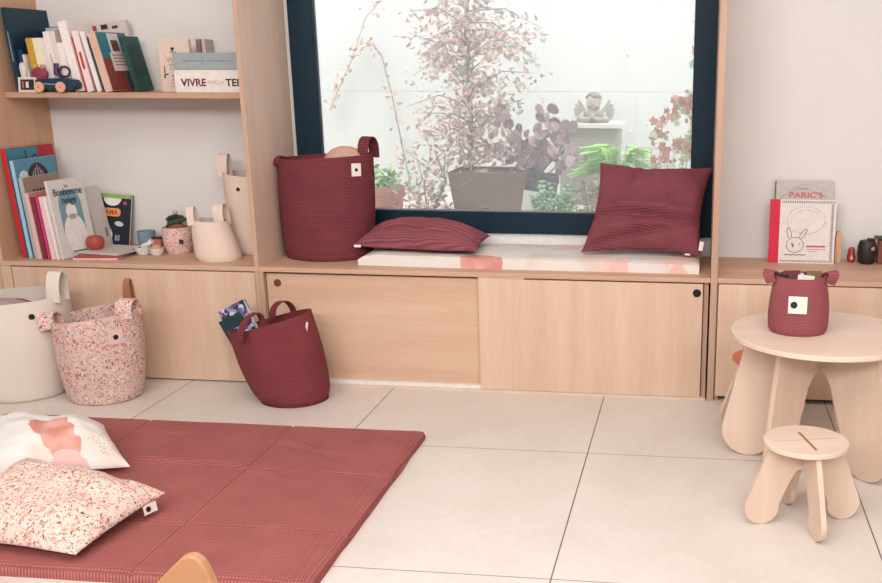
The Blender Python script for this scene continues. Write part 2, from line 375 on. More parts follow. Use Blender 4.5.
# ------------------------------------------------------------------ baskets
def basket_mesh(rb, rt, h, syb=1, syt=1, shift=(0, 0), tilt=0, tiltdir=0, bulge=.02, wall=.006, seg=64, floor_z=.006, wob=0, base_round=.02, seed=0):
    """soft round basket: outside up, over the rim, inside down; rim may shift and tilt"""
    def ring(t, inset, zlow=0.0, rscale=1):
        r = rb + (rt - rb) * t + bulge * sin(pi * t); r = (r - inset) * rscale
        sy = syb + (syt - syb) * t; out = []
        for k in range(seg):
            a = 2 * pi * k / seg
            w = 1 + wob * t * (noise.noise(V((cos(a) * 1.6 + seed, sin(a) * 1.6, t * 1.2))) )
            x = r * w * cos(a); y = r * w * sin(a) * sy
            z = t * h + zlow + t * tilt * r * cos(a - tiltdir) + wob * .25 * rb * t * noise.noise(V((cos(a) + 5 + seed, sin(a), 3)))
            out.append(V((x + shift[0] * t, y + shift[1] * t, max(z, 0))))
        return out
    rings = [ring(0, 0, 0, .3), ring(0, 0, 0, .93)]
    rings += [ring(t, (base_round * .35 * max(0, 1 - t * h / base_round) ** 2)) for t in [.004, .02, .05, .1, .17, .25, .33, .42, .5, .58, .67, .75, .83, .9, .95, 1]]
    rings += [ring(1, wall)] + [ring(t, wall) for t in [.93, .8, .6, .4, .2, .06]] + [ring(.03, wall, 0, .3)]
    b = MB(); vs = [p for r_ in rings for p in r_]; fs = []
    for i in range(len(rings) - 1):
        for k in range(seg): fs.append((i * seg + k, i * seg + (k + 1) % seg, (i + 1) * seg + (k + 1) % seg, (i + 1) * seg + k))
    fs.append(tuple(range(seg))[::-1]); fs.append(tuple((len(rings) - 1) * seg + k for k in range(seg)))
    b.faces(vs, fs)
    def at(t, a, out=0):
        r = rb + (rt - rb) * t + bulge * sin(pi * t) + out; sy = syb + (syt - syb) * t
        w = 1 + wob * t * noise.noise(V((cos(a) * 1.6 + seed, sin(a) * 1.6, t * 1.2)))
        z = t * h + t * tilt * r * cos(a - tiltdir) + wob * .25 * rb * t * noise.noise(V((cos(a) + 5 + seed, sin(a), 3)))
        return V((r * w * cos(a) + shift[0] * t, r * w * sin(a) * sy + shift[1] * t, z))
    return b, at
def loop_handle(at, a, span, hgt, w, t=.004, lean=0, t0=.93, twist=0, wvec=None):
    """bent strap rising from two points of the rim"""
    p0 = at(t0, a - span, .002); p1 = at(t0, a + span, .002); o = V((cos(a), sin(a), 0)); mid = (p0 + p1) / 2; d = (p1 - p0) / 2
    pts = []
    for i in range(17):
        th = pi * i / 16; up = sin(th) ** .8
        pts.append(mid - d * cos(th) * (1 + .15 * up) + V((0, 0, 1)) * hgt * up + o * lean * up * hgt)
    return MB().ribbon(pts, [o] * 17 if wvec is None else wvec, w, t)
def strap_loop(mid, d, hs, hgt, w, t=.004, lean=(0, 0, 0), wv=None, open_=.15, w2=None):
    mid = V(mid); d = V(d).normalized(); lean = V(lean); wv = V(wv) if wv else V((-d.y, d.x, 0)); pts = []
    for i in range(19):
        th = pi * i / 18; up = sin(th) ** .8
        pts.append(mid - d * hs * cos(th) * (1 + open_ * up) + V((0, 0, 1)) * (hgt * up - .02 * (1 - up)) + lean * up)
    return MB().ribbon(pts, [wv] * 19, w, t)
def side_label(at, t, a, w, h, root, dot=True, dotr=.006, matl='#ece2da', mark=False):
    p = at(t, a, .0015); pu = at(min(t + .1, 1), a, .0015); pr = at(t, a + .1, .0015)
    up = (pu - p).normalized(); rt = (pr - p); rt = (rt - up * rt.dot(up)).normalized(); nn = rt.cross(up)
    m = mat4(p + nn * .0012, rt, up, nn); q = []
    b = MB(); b.box(-w / 2, w / 2, -h / 2, h / 2, -.0006, .0006, m)
    lab = b.build('label', P(matl, .8), root, bevel=.0002)
    if dot:
        m2 = m @ M.Translation((-w * .2 if mark else 0, 0, .001)); b = MB()
        b.lathe([(dotr, -.0004), (dotr, .0008), (dotr * .8, .0014), (dotr * .5, .0008), (0, .0008)], m=m2, seg=24, close=False)
        b.build('button', P('#15171f', .4), lab, smooth=True)
    if mark:
        m3 = m @ M.Translation((w * .2, 0, .0008)); b = MB()
        for k in range(4): b.box(-w * .1, w * .12, h * (.17 - .1 * k) - h * .012, h * (.17 - .1 * k) + h * .012, 0, .0003, m3)
        b.build('small_print', P('#b9ada5', .8), lab)
    return lab

# large burgundy basket on the bench
bk = thing('storage_basket', 'large burgundy ribbed basket on the bench top left of the window', 'basket', (-1.540, .27, T))
mb, at = basket_mesh(.186, .200, .42, .78, .70, (.008, 0), .055, 0, .008, .007, wob=.015)
mb.build('basket_body', BURG, bk, smooth=60)
o_ = V((-1, 0, 0))
strap_loop(at(1, pi) + V((.008, 0, -.004)), (.1, 1, 0), .055, .012, .045, .006, (-.018, 0, 0), (-1, 0, .25)).build('handle', BURG, bk, smooth=60)
strap_loop(at(1, R(0)) + V((-.018, .01, 0)), (.27, .96, 0), .040, .066, .048, .006, (.0, 0, 0), (.96, -.27, 0)).build('handle', BURG, bk, smooth=60)
side_label(at, .87, R(-38), .042, .052, bk, True, .007)
tb_mat = ribbed('rose_knit', '#c89a8c', '#dfbba9', .005, 'Z', .4, .002)
cb = thing('knitted_ball', 'dusty pink knitted ball poking out of the large burgundy basket', 'toy', (-1.445, .265, T + .008))
MB().ball((0, 0, .372), .092, 28, (1.05, .75, .9)).build('ball', tb_mat, cb, smooth=True)
MB().lathe([(.05, 0), (.09, .06), (.09, .2), (.065, .32)], seg=24, sy=.8).build('stuffing', BURG_IN, cb, smooth=True)

# white basket at far left on the floor
bw = thing('storage_basket', 'tall cream canvas basket on the floor at the left edge beside the floral one', 'basket', (-2.665, -.205, 0))
mb, at = basket_mesh(.168, .226, .395, .98, .78, (-.012, -.01), .05, 0, .018, .005, wob=.05, seed=3)
mb.build('basket_body', CREAM, bw, smooth=60)
strap_loop(at(1, R(-8)) + V((-.006, .01, 0)), (0, 1, 0), .030, .095, .052, .004, (.005, 0, 0), (1, .05, 0)).build('handle', CREAM, bw, smooth=60)
loop_handle(at, R(185), .16, .085, .035, .004, t0=.95).build('handle', CREAM, bw, smooth=60)
side_label(at, .86, R(-42), .002, .002, bw, True, .011)
bl = thing('folded_blanket', 'dark mauve folded blanket inside the cream floor basket', 'blanket', (-2.70, -.21, .012))
b = MB(); b.lathe([(.12, 0), (.15, .1), (.17, .25), (.15, .33), (.08, .36), (0, .365)], seg=28, sy=.72); b.build('cloth', plain('mauve_cloth', '#6a4750', .9), bl, smooth=True)
MB().ribbon([(-.14, -.03, .34), (-.05, -.05, .368), (.05, -.04, .366), (.13, -.02, .34)], V((0, 1, 0)), .07, .02).build('fold', plain('light_cloth', '#b59aa0', .9), bl, bevel=.006)

# floral floor basket
bf = thing('storage_basket', 'pink floral fabric basket standing on the floor before the left cabinet', 'basket', (-2.312, -.225, 0))
mb, at = basket_mesh(.138, .168, .345, .95, .85, (.008, -.015), .13, R(10), .012, .005, wob=.06, seed=9)
mb.build('basket_body', FLORAL, bf, smooth=60)
strap_loop(at(.98, R(200)) + V((.014, -.01, 0)), (0, 1, 0), .032, .04, .062, .006, (-.015, 0, 0), (1, .05, 0)).build('handle', FLORAL, bf, smooth=60)
strap_loop(at(.98, R(-8)) + V((-.018, 0, 0)), (0, 1, 0), .034, .05, .064, .006, (0, 0, 0), (1, .05, 0)).build('handle', FLORAL, bf, smooth=60)
a0 = at(.98, R(30), 0)
a0 = a0 + V((-.045, .0, 0)); MB().ribbon([a0 + V(p_) for p_ in ((0, -.008, -.03), (0, -.012, .03), (0, -.013, .075), (0, -.007, .10), (0, .003, .108), (0, .012, .098), (0, .016, .07), (0, .014, .03), (0, .012, -.03))], V((1, .1, 0)), [.034, .034, .028, .024, .022, .024, .028, .034, .034], .003).build('leather_strap', LEATHER, bf, bevel=.0005)
side_label(at, .77, R(-40), .055, .055, bf, True, .010, '#e3c4bd')

# leaning burgundy basket
blb = thing('storage_basket', 'burgundy basket slumping to the left on the floor before the bench', 'basket', (-1.555, -.165, 0))
mb, at = basket_mesh(.142, .168, .312, .92, .62, (-.080, 0), .29, 0, .012, .006, wob=.04, seed=5, base_round=.05)
bb_ = mb.build('basket_body', BURG_LEAN, blb, smooth=60)
strap_loop(at(.98, R(-102)), (.55, .8, .15), .046, .066, .036, .006, (.01, .02, 0), (.8, -.55, .15)).build('handle', BURG_LEAN, blb, smooth=60)
strap_loop(at(.98, R(85)), (.55, .8, .15), .046, .062, .036, .006, (.0, -.03, 0), (.8, -.55, .15)).build('handle', BURG_LEAN, blb, smooth=60)
p = at(.86, R(-25), .002)
MB().box(-.004, .004, -.001, .001, -.02, .02, M.Translation(p) @ M.Rotation(R(10), 4, 'Y')).build('label', P('#e8dcd6'), blb)

# small cream basket on worktop
bs = thing('storage_basket', 'small cream cloth basket in front of the taller cream one on the left worktop', 'basket', (-1.972, .148, T))
mb, at = basket_mesh(.096, .074, .165, .88, .8, (-.028, -.01), -.06, 0, .004, .004, wob=.04, seed=2)
mb.build('basket_body', PINKCREAM, bs, smooth=60)
strap_loop(at(1, R(215)) + V((.014, 0, 0)), (0, 1, 0), .022, .055, .030, .003, (-.008, 0, 0), (1, .05, 0), .0).build('handle', PINKCREAM, bs, smooth=60)
strap_loop(at(1, R(20)) + V((-.02, 0, 0)), (0, 1, 0), .030, .068, .042, .003, (-.01, 0, 0), (1, .05, 0)).build('handle', PINKCREAM, bs, smooth=60)
# taller cream basket
bt = thing('storage_basket', 'tall cream canvas basket tucked against the upright panel on the left worktop', 'basket', (-1.883, .325, T))
mb, at = basket_mesh(.106, .117, .335, .9, .9, (-.006, 0), -.1, 0, .004, .004, wob=.04, seed=12)
mb.build('basket_body', PINKCREAM, bt, smooth=60)
strap_loop(at(1, R(185)) + V((.008, 0, 0)), (0, 1, 0), .026, .072, .042, .003, (.0, 0, 0), (1, .05, 0)).build('handle', PINKCREAM, bt, smooth=60)
side_label(at, .84, R(-95), .002, .002, bt, True, .008)
# small floral pouch basket
bp = thing('storage_basket', 'little pink floral cloth pot beside the small cream basket', 'basket', (-2.213, .265, T))
mb, at = basket_mesh(.056, .062, .112, .9, .9, (0, 0), .02, 0, .004, .003, seed=1)
mb.build('basket_body', FLORAL_S, bp, smooth=60)
p = at(.5, R(-55), .003)
MB().box(-.011, .011, -.001, .001, -.009, .009, M.Translation(p) @ M.Rotation(R(12), 4, 'Y')).build('label', P('#40222a'), bp)
db = thing('toy_leaf', 'dark green and brown felt vegetable lying on the little floral pot', 'toy', (-2.215, .262, T + .012))
b = MB(); b.tube([(-.04, 0, .1), (-.02, -.01, .117), (.02, 0, .127), (.058, .01, .137)], [.006, .012, .012, .004], 10); b.build('felt_body', plain('dark_olive_felt', '#3c4a35', .9), db, smooth=True)
MB().ball((0, .01, .085), .042, 14, (1, .9, .8)).build('felt_ball', plain('brown_felt', '#8b5a45', .9), db, smooth=True)

# ------------------------------------------------------------------ cushions, mattress, mat
def pillow(name, corners, thick, matl, label, cat, group=None, n=34, flat=.55, wr=.01, seed=0, pinch=.06, tufts=None, up=None, base=None, extra_disp=None, sq=2.6):
    """four corners in order: left-front, right-front, right-back, left-back"""
    c = [V(p) for p in corners]; ctr = sum(c, V()) / 4
    base = V(base) if base else V((ctr.x, ctr.y, min(p.z for p in c)))
    ex = ((c[1] + c[2]) - (c[0] + c[3])).normalized(); ey = ((c[3] + c[2]) - (c[0] + c[1])); ey = (ey - ex * ey.dot(ex)).normalized(); nz = ex.cross(ey)
    rot = mat4(ctr, ex, ey, nz)
    root = bpy.data.objects.new(name, None); col.objects.link(root); root.matrix_world = rot; tag(root, label, cat, group)
    inv = rot.inverted(); L = [inv @ p for p in c]
    def pt(u, v, s):
        # pinch: edges curve inward between corners
        uu = u * (1 - pinch * (1 - abs(v) ** 2) * abs(u) ** 3); vv = v * (1 - pinch * (1 - abs(u) ** 2) * abs(v) ** 3)
        a = (uu + 1) / 2; b_ = (vv + 1) / 2
        p = L[0] * (1 - a) * (1 - b_) + L[1] * a * (1 - b_) + L[2] * a * b_ + L[3] * (1 - a) * b_
        t = max(0, (1 - abs(u) ** sq)) ** .55 * max(0, (1 - abs(v) ** sq)) ** .55
        q = noise.noise(V((u * 2.2 + seed, v * 2.2, s * 1.5))) + .5 * noise.noise(V((u * 5 + seed, v * 5, s)))
        w = wr * q * (t ** .5)
        z = s * t * thick / 2 * (1 if s > 0 else flat) + w * (1 if s > 0 else .3)
        if extra_disp and s > 0: z += extra_disp(u, v) * t ** .4
        return p + V((0, 0, z))
    b = MB()
    us = [sin(pi / 2 * (2 * i / n - 1)) for i in range(n + 1)]
    for s in (1, -1):
        vs = [pt(u, v, s) for v in us for u in us]
        b.faces(vs, [(j * (n + 1) + i, j * (n + 1) + i + 1, (j + 1) * (n + 1) + i + 1, (j + 1) * (n + 1) + i) for j in range(n) for i in range(n)])
    bmesh.ops.remove_doubles(b.bm, verts=b.bm.verts, dist=1e-5)
    o = b.build('cushion_cover', matl, root, smooth=180)
    return root, rot, pt

mp_ = thing('play_mat', 'large burgundy padded play mat lying on the tiled floor', 'mat', (-1.7, -1.06, 0))
b = MB(); nx, ny = 170, 120; x0, x1, y0, y1 = -2.52 + 1.7, -.925 + 1.7, -1.615 + 1.06, -.535 + 1.06
def mz(x, y):
    d = min(x - x0, x1 - x, y - y0, y1 - y); e = min(1, max(0, d / .02)); h = .012 + .022 * math.sqrt(max(0, 1 - (1 - e) ** 2))
    if d < .001: h = .012
    for q in (y - (y1 - .40) - .012 * noise.noise(V((x * 3, 1, 0))), y - (y1 - .80), x - (x0 + .58), x - (x0 + 1.12) - .01 * noise.noise(V((y * 3, 4, 0)))):
        h -= .0055 * math.exp(-(q / .006) ** 2)
    for cx_, cy_, an, ln, am in ((x1 - .35, y1 - .20, -.25, .16, .010), (x1 - .75, y1 - .36, .05, .16, .009), (x1 - .42, y1 - .42, -.35, .2, .009), (x1 - .95, y1 - .12, .1, .2, .006), (x1 - .25, y1 - .30, -.5, .12, .008)):
        dx = x - cx_; dy = y - cy_; a_ = dx * cos(an) + dy * sin(an); c_ = -dx * sin(an) + dy * cos(an) + .012 * sin(a_ * 18)
        h += am * math.exp(-(a_ / ln) ** 2) * (math.exp(-(c_ / .012) ** 2) - .7 * math.exp(-((c_ + .02) / .010) ** 2)) * e
    if .0 < x1 - x < .08: h -= .0018 * (.5 + .5 * cos((x1 - x) / .0135 * 2 * pi))
    h += .0022 * noise.noise(V((x * 6, y * 6, 0))) * e
    return h
xs = [x0 + (x1 - x0) * i / nx for i in range(nx + 1)] + [x1 - .0045 * k for k in range(1, 19)] + [x0 + .005, x0 + .002, x1 - .002]
ys = [y0 + (y1 - y0) * i / ny for i in range(ny + 1)] + [y0 + .004, y0 + .009, y1 - .004, y1 - .009, y0 + .0015, y1 - .0015]
xs += [x0 + .58 + d_ for d_ in (-.006, -.003, 0, .003, .006)] + [x0 + 1.12 + d_ for d_ in (-.009, -.006, -.003, 0, .003, .006, .009)]; ys += [y1 - c_ + d_ for c_ in (.4, .8) for d_ in (-.009, -.006, -.003, 0, .003, .006, .009)]
xs = sorted(set(xs)); ys = sorted(set(ys))
def edgew(x, y):
    return V((x + (.006 * noise.noise(V((y * 7, 2, 0))) if abs(x - x1) < .03 or abs(x - x0) < .03 else 0), y + (.006 * noise.noise(V((x * 6, 7, 0))) if abs(y - y1) < .03 or abs(y - y0) < .03 else 0), 0))
vs = [edgew(x, y) + V((0, 0, mz(x, y))) for y in ys for x in xs]; nxx = len(xs)
fs = [(j * nxx + i, j * nxx + i + 1, (j + 1) * nxx + i + 1, (j + 1) * nxx + i) for j in range(len(ys) - 1) for i in range(nxx - 1)]
ring = [i for i in range(nxx)] + [j * nxx + nxx - 1 for j in range(1, len(ys))] + [(len(ys) - 1) * nxx + i for i in range(nxx - 2, -1, -1)] + [j * nxx for j in range(len(ys) - 2, 0, -1)]
n0 = len(vs); vs += [V((vs[i].x, vs[i].y, .0)) for i in ring]
fs += [(ring[k], n0 + k, n0 + (k + 1) % len(ring), ring[(k + 1) % len(ring)]) for k in range(len(ring))] + [tuple(n0 + k for k in range(len(ring)))]
b.faces(vs, fs); b.build('mat_cover', BURG_MAT, mp_, smooth=50)

MATT = abstract('mattress_print', [(-.18, -.17, .085, .04, 0, '#d18c85'), (.36, -.165, .06, .03, .3, '#ead0c6'), (.62, -.12, .09, .05, .5, '#e9c6bd'), (.2, .1, .12, .04, .4, '#efd6c8'), (-.35, .05, .1, .05, .3, '#ecd9c9'), (-.02, .1, .06, .03, 0, 'dots')], '#e4dad3')
mt = thing('bench_mattress', 'thin off-white mattress with pink shapes lying on the bench top', 'mattress', (-.665, .24, T))
b = MB(); nx, ny = 60, 16; xl, xr, yf, yb = -.69, .682, -.172, .165
vs = []; fs = []
for s in (1, 0):
    for j in range(ny + 1):
        for i in range(nx + 1):
            u = i / nx; v = j / ny; x = xl + (xr - xl) * u; y = yf + (yb - yf) * v + (.02 * (1 - u) ** 4) * (1 - v)
            d = min(x - xl, xr - x, y - yf, yb - y); e = min(1, d / .018 + .0)
            z = (.036 + .010 * math.sqrt(max(0, 1 - (1 - e) ** 2)) - .012 * max(0, 1 - (x - xl) / .08) + .0035 * noise.noise(V((x * 8, y * 9, 1)))) if s else 0.0
            vs.append(V((x, y, z)))
N_ = (nx + 1) * (ny + 1)
for s in (0, 1):
    fs += [(s * N_ + j * (nx + 1) + i, s * N_ + j * (nx + 1) + i + 1, s * N_ + (j + 1) * (nx + 1) + i + 1, s * N_ + (j + 1) * (nx + 1) + i) for j in range(ny) for i in range(nx)]
bd = [i for i in range(nx + 1)] + [j * (nx + 1) + nx for j in range(1, ny + 1)] + [ny * (nx + 1) + i for i in range(nx - 1, -1, -1)] + [j * (nx + 1) for j in range(ny - 1, 0, -1)]
fs += [(bd[k], bd[(k + 1) % len(bd)], N_ + bd[(k + 1) % len(bd)], N_ + bd[k]) for k in range(len(bd))]
b.faces(vs, fs); b.build('mattress_cover', MATT, mt, smooth=60)

def fold_b(u, v): return .016 * math.exp(-((v + .2) / .3) ** 2) - .035 * math.exp(-((v + .55 - .12 * u * u) / .07) ** 2) - .012 * math.exp(-((u) / .12) ** 2) * max(0, -v + .4)
r_, rot, pt = pillow('cushion', [(-1.39, .135, .562), (-.86, .078, .56), (-.865, .36, .575), (-1.33, .37, .575)], .175, BURG_CUSH2,
       'burgundy waffle cushion lying flat on the bench mattress beside the large basket', 'cushion', flat=.25, wr=.012, seed=4, pinch=.05, extra_disp=fold_b)
m = rot.inverted()
MB().box(-.014, .014, -.001, .001, -.005, .005, m @ M.Translation((-1.366, .125, .562))).build('label', P('#efe6e2'), r_)
def fold_s(u, v):
    g = lambda q, w_: math.exp(-(q / w_) ** 2)
    return -.040 * g(v + .26 + .07 * sin(u * 3), .07) + .02 * g(v + .10, .10) - .034 * g(v + .62 - .28 * u, .07) + .018 * g(v + .46 - .1 * u, .08) - .022 * g(u + .62 - .5 * v, .07) * max(0, v + .1) - .014 * g(u + .1 + .3 * v, .06) * max(0, v) - .012 * g(u - .25 + .4 * v, .05) * max(0, v)
r_, rot, pt = pillow('cushion', [(-.455, .165, .548), (.022, .140, .548), (.060, .355, .872), (-.400, .375, .885)], .15, BURG_CUSH,
       'square burgundy cushion propped upright against the window frame at the bench end', 'cushion', n=56, flat=.4, wr=.018, seed=11, pinch=.10, extra_disp=fold_s)
m = rot.inverted()
MB().box(-.008, .008, -.001, .001, -.018, .018, m @ M.Translation((.022, .130, .59)) @ M.Rotation(R(8), 4, 'Y')).build('label', P('#efe6e2'), r_)
MB().box(-.010, .010, -.001, .001, -.003, .003, m @ M.Translation((-.03, .125, .557))).build('label', P('#efe6e2'), r_)

WCUSH = abstract('white_cushion_print', [(.075, -.06, .13, .05, -.95, '#cf8a7b'), (.14, -.17, .07, .045, -.3, '#e0bebb'), (.24, -.08, .07, .05, -.3, 'dots'), (-.2, .0, .1, .12, .6, 'dots'), (.12, .15, .06, .03, 0, '#ecc5b8'), (-.3, -.1, .1, .08, 0, '#ead9c6')])
pillow('cushion', [(-2.15, -1.19, .06), (-1.735, -1.03, .06), (-1.965, -.79, .10), (-2.42, -.90, .10)], .19, WCUSH,
       'white cushion with pink brushed shapes on the play mat behind the floral cushion', 'cushion', flat=.2, wr=.02, seed=21, pinch=.05)
r_, rot, pt = pillow('cushion', [(-2.02, -1.54, .062), (-1.555, -1.595, .062), (-1.49, -1.255, .085), (-1.955, -1.20, .15)], .15, FLORAL_CUSH,
       'floral printed cushion on the play mat in front of the white cushion', 'cushion', flat=.2, wr=.016, seed=31, pinch=.05)
m = rot.inverted()
tg = MB().box(-.022, .022, -.001, .001, -.014, .014, m @ M.Translation((-1.507, -1.318, .066)) @ M.Rotation(R(70), 4, 'Z') @ M.Rotation(R(-12), 4, 'X')).build('label', P('#e9dcd2'), r_)
b = MB(); b.lathe([(.008, -.002), (.008, .0015), (0, .0015)], m=m @ M.Translation((-1.5085, -1.325, .066)) @ M.Rotation(R(70), 4, 'Z') @ M.Rotation(R(78), 4, 'X'), seg=20, close=False); b.build('button', P('#15171f'), tg)

# ------------------------------------------------------------------ table and stools
def leg_profile(top_h, top_hw, fx, fr_, sh, ap):
    """half slab with a rounded foot, mirrored; sh = arch shoulder (x,z), ap = arch top z"""
    rt_ = [(0, top_h), (top_hw, top_h)]
    for i in range(13):
        a = R(15) - R(205) * i / 12; rt_.append((fx + fr_ * cos(a), fr_ + fr_ * sin(a)))
    rt_ += [sh, (sh[0] * .55, ap - .004), (0, ap)]
    lf = [(-x, z) for x, z in rt_[::-1]]
    poly = rt_[:-1] + lf[:-1]
    return poly
def stool_like(root, h, rtop, tt, profs, matl, mtop, slots=True, half=None):
    b = MB(); b.lathe([(rtop - .002, h - tt), (rtop, h - tt + .002), (rtop, h - .002), (rtop - .002, h)], seg=72); s_ = b.build('seat' if h < .4 else 'table_top', mtop, root, smooth=30)
    for ang, prof, th in profs:
        b = MB(); m = mat4((0, 0, 0), (cos(ang), sin(ang), 0), (0, 0, 1), (sin(ang), -cos(ang), 0)); b.prism(prof, m, th)
        b.build('leg_board', matl, root, bevel=.0015)
    return s_
SP = leg_profile(.238, .100, .122, .050, (.042, .13), .165)
def make_stool(loc, rz, label, group=None, mtop=PLY_PALE_T):
    root = thing('stool', label, 'stool', loc, rz, group)
    s_ = stool_like(root, .25, .119, .014, [(0, SP, .016), (R(-90), SP, .016)], PLY_PALE, mtop)
    b = MB(); b.box(-.095, .095, -.0015, .0015, .2501, .2504); b.build('slot_line', P('#c8a284'), s_)
    b = MB(); b.box(-.004, .004, -.08, .06, .2501, .2506); b.build('slot', P('#9a6f50'), s_)
    return root
make_stool((.328, -1.04, 0), R(14.7), 'pale birch plywood stool on the tiles in front of the round table')
make_stool((.265, -.215, 0), R(24), 'small stool with an orange seat half hidden behind the round table', mtop=plain('orange_seat', '#cf7350', .5))
tbl = thing('round_table', 'low round pale birch plywood table with splayed rounded slab legs', 'table', (.415, -.575, 0))
TP = leg_profile(.425, .235, .222, .088, (.058, .26), .32)
TPf = leg_profile(.425, .20, .178, .064, (.062, .27), .315)
TPw = leg_profile(.425, .225, .205, .092, (.05, .28), .315)
stool_like(tbl, .445, .292, .016, [(R(172), TP, .018), (R(-47), TPw, .018), (R(-137), TPf, .018)], PLY_PALE, PLY_PALE_T)
tk = thing('storage_basket', 'small rose-red basket with rabbit-ear handles standing on the round table', 'basket', (.335, -.57, .445))
mb, at = basket_mesh(.094, .080, .182, .9, .85, (.0, 0), .0, 0, .008, .004, wob=.03, seed=8)
mb.build('basket_body', BURG_TABLE, tk, smooth=60)
for a, sg in ((R(182), -1), (R(-4), 1)):
    pts = []; p0 = at(.93, a - .25, .001); p1 = at(.93, a + .25, .001)
    for i in range(15):
        th = pi * i / 14; up = sin(th) ** .8; pts.append((p0 + p1) / 2 - V((-sg * .45, .9, 0)) * .024 * cos(th) * (1 + .2 * up) + V((sg * .016 * up, 0, .036 * up - .008)))
    MB().ribbon(pts, [V((sg * .85, .5, .1))] * 15, .036, .004).build('handle', BURG_TABLE, tk, smooth=60)
side_label(at, .57, R(-97), .058, .054, tk, True, .011, '#ece4da', mark=True)
cols_ = ['#3a2a2b', '#d8d0cb', '#6e3a3a', '#efe9e4', '#4a4441', '#8a6f52']
lbls = ['dark brown card leaning left', 'grey-white card with folded corner', 'dark red card', 'bright white card near the middle', 'black card leaning right', 'tan card']
for k in range(6):
    x = -.045 + .015 * k; rm = M.Translation((x, .01 * ((k * 2) % 3 - 1), .012)) @ M.Rotation(R([-6, 5, -4, 6, 7, 4][k]), 4, 'Y') @ M.Rotation(R(-25 + 9 * k), 4, 'Z')
    cd = MB().box(-.026, .026, -.0015, .0015, 0, .174 + .006 * (k % 3), rm).build('picture_card', P(cols_[k]), loc=(.335, -.57, .445))
    tag(cd, lbls[k] + ' standing inside the small basket on the round table', 'card', 'cards in the table basket')

# chair at the bottom edge
ch = thing('child_chair', 'wooden child chair whose rounded backrest corner shows at the bottom edge', 'chair', (-.87, -2.36, 0))
def rrect(w, h, r, n=6):
    out = []
    for cx, cy, a0 in ((w / 2 - r, h / 2 - r, 0), (-w / 2 + r, h / 2 - r, 90), (-w / 2 + r, -h / 2 + r, 180), (w / 2 - r, -h / 2 + r, 270)):
        out += [(cx + r * cos(R(a0 + 90 * i / n)), cy + r * sin(R(a0 + 90 * i / n))) for i in range(n + 1)]
    return out
FR = lambda x, y, z: mat4((x, y, z), (1, 0, 0), (0, 0, 1), (0, -1, 0))
petal = [(-.15, -.19), (-.15, -.15), (-.135, -.125), (-.035, -.022), (-.018, -.006), (-.004, -.001), (.008, -.003), (.019, -.012), (.026, -.026), (.068, -.15), (.068, -.19)]
b = MB(); b.prism(petal, FR(.012, .11, .45), .022); b.build('backrest', CHAIRWOOD, ch, bevel=.004, seg=3)
b = MB(); b.prism(rrect(.26, .24, .03), M.Translation((-.03, -.01, .25)), .016); b.build('seat', CHAIRWOOD, ch, bevel=.002)
for sx in (-.13, .065):
    for sy in (-.11, .11):
        top = .27 if sy > 0 else .241
        b = MB(); b.box(sx - .012, sx + .012, sy - .012, sy + .012 - (.0 if sy < 0 else .0), 0, top if sy < 0 else .2415); b.build('leg', CHAIRWOOD, ch, bevel=.003)

# ------------------------------------------------------------------ books
def book(x, y, z, t, d, h, lean, cover, label, rz=0, group=None, cat='book', name='book', page=PAPER, spine=None, lift=True):
    """spine faces -y; x is the left edge of the spine's foot; lean tips the top to the left (degrees)"""
    root = thing(name, label, cat, (x, y, z), R(rz), group)
    L = R(lean); m = M.Rotation(-L, 4, 'Y')
    if lean < 0: m = M.Translation((t, 0, 0)) @ m @ M.Translation((-t, 0, 0))
    c = .0022 if t > .008 else .001
    b = MB(); b.box(0, c, 0, d, 0, h, m).box(t - c, t, 0, d, 0, h, m).box(c, t - c, 0, c, 0, h, m)
    cv = b.build('cover', cover if not isinstance(cover, str) else P(cover, .45), root, bevel=.0006)
    b = MB(); b.box(c + .0001, t - c - .0001, c + .0001, d - .004, .002, h - .003, m); b.build('page_block', page, root)
    return root, m, cv
def face_m(m, t, off=.0006):   # right cover: local x = depth, y = up
    return m @ mat4((t + off, 0, 0), (0, 1, 0), (0, 0, 1), (1, 0, 0))
def spine_m(m, off=.0006):     # spine: reads bottom to top
    return m @ mat4((0, -off, 0), (0, 0, 1), (-1, 0, 0), (0, -1, 0))
def patch(root, m, x0, x1, y0, y1, c, name='cover_print', z=.0004):
    return MB().box(x0, x1, y0, y1, 0, z, m).build(name, c if not isinstance(c, str) else P(c, .5), root)
SZ = 1.166
G1 = 'books on the upper shelf'
r_, m, cv = book(-2.838 + .040, .175, SZ, .022, .27, .333, 4.2, '#0f3346', 'largest book on the upper shelf, dark teal, flat against the side panel', group=G1)
patch(cv, spine_m(m), .12, .24, -.013, -.009, '#8fa3ab', 'spine_print')
y = .20
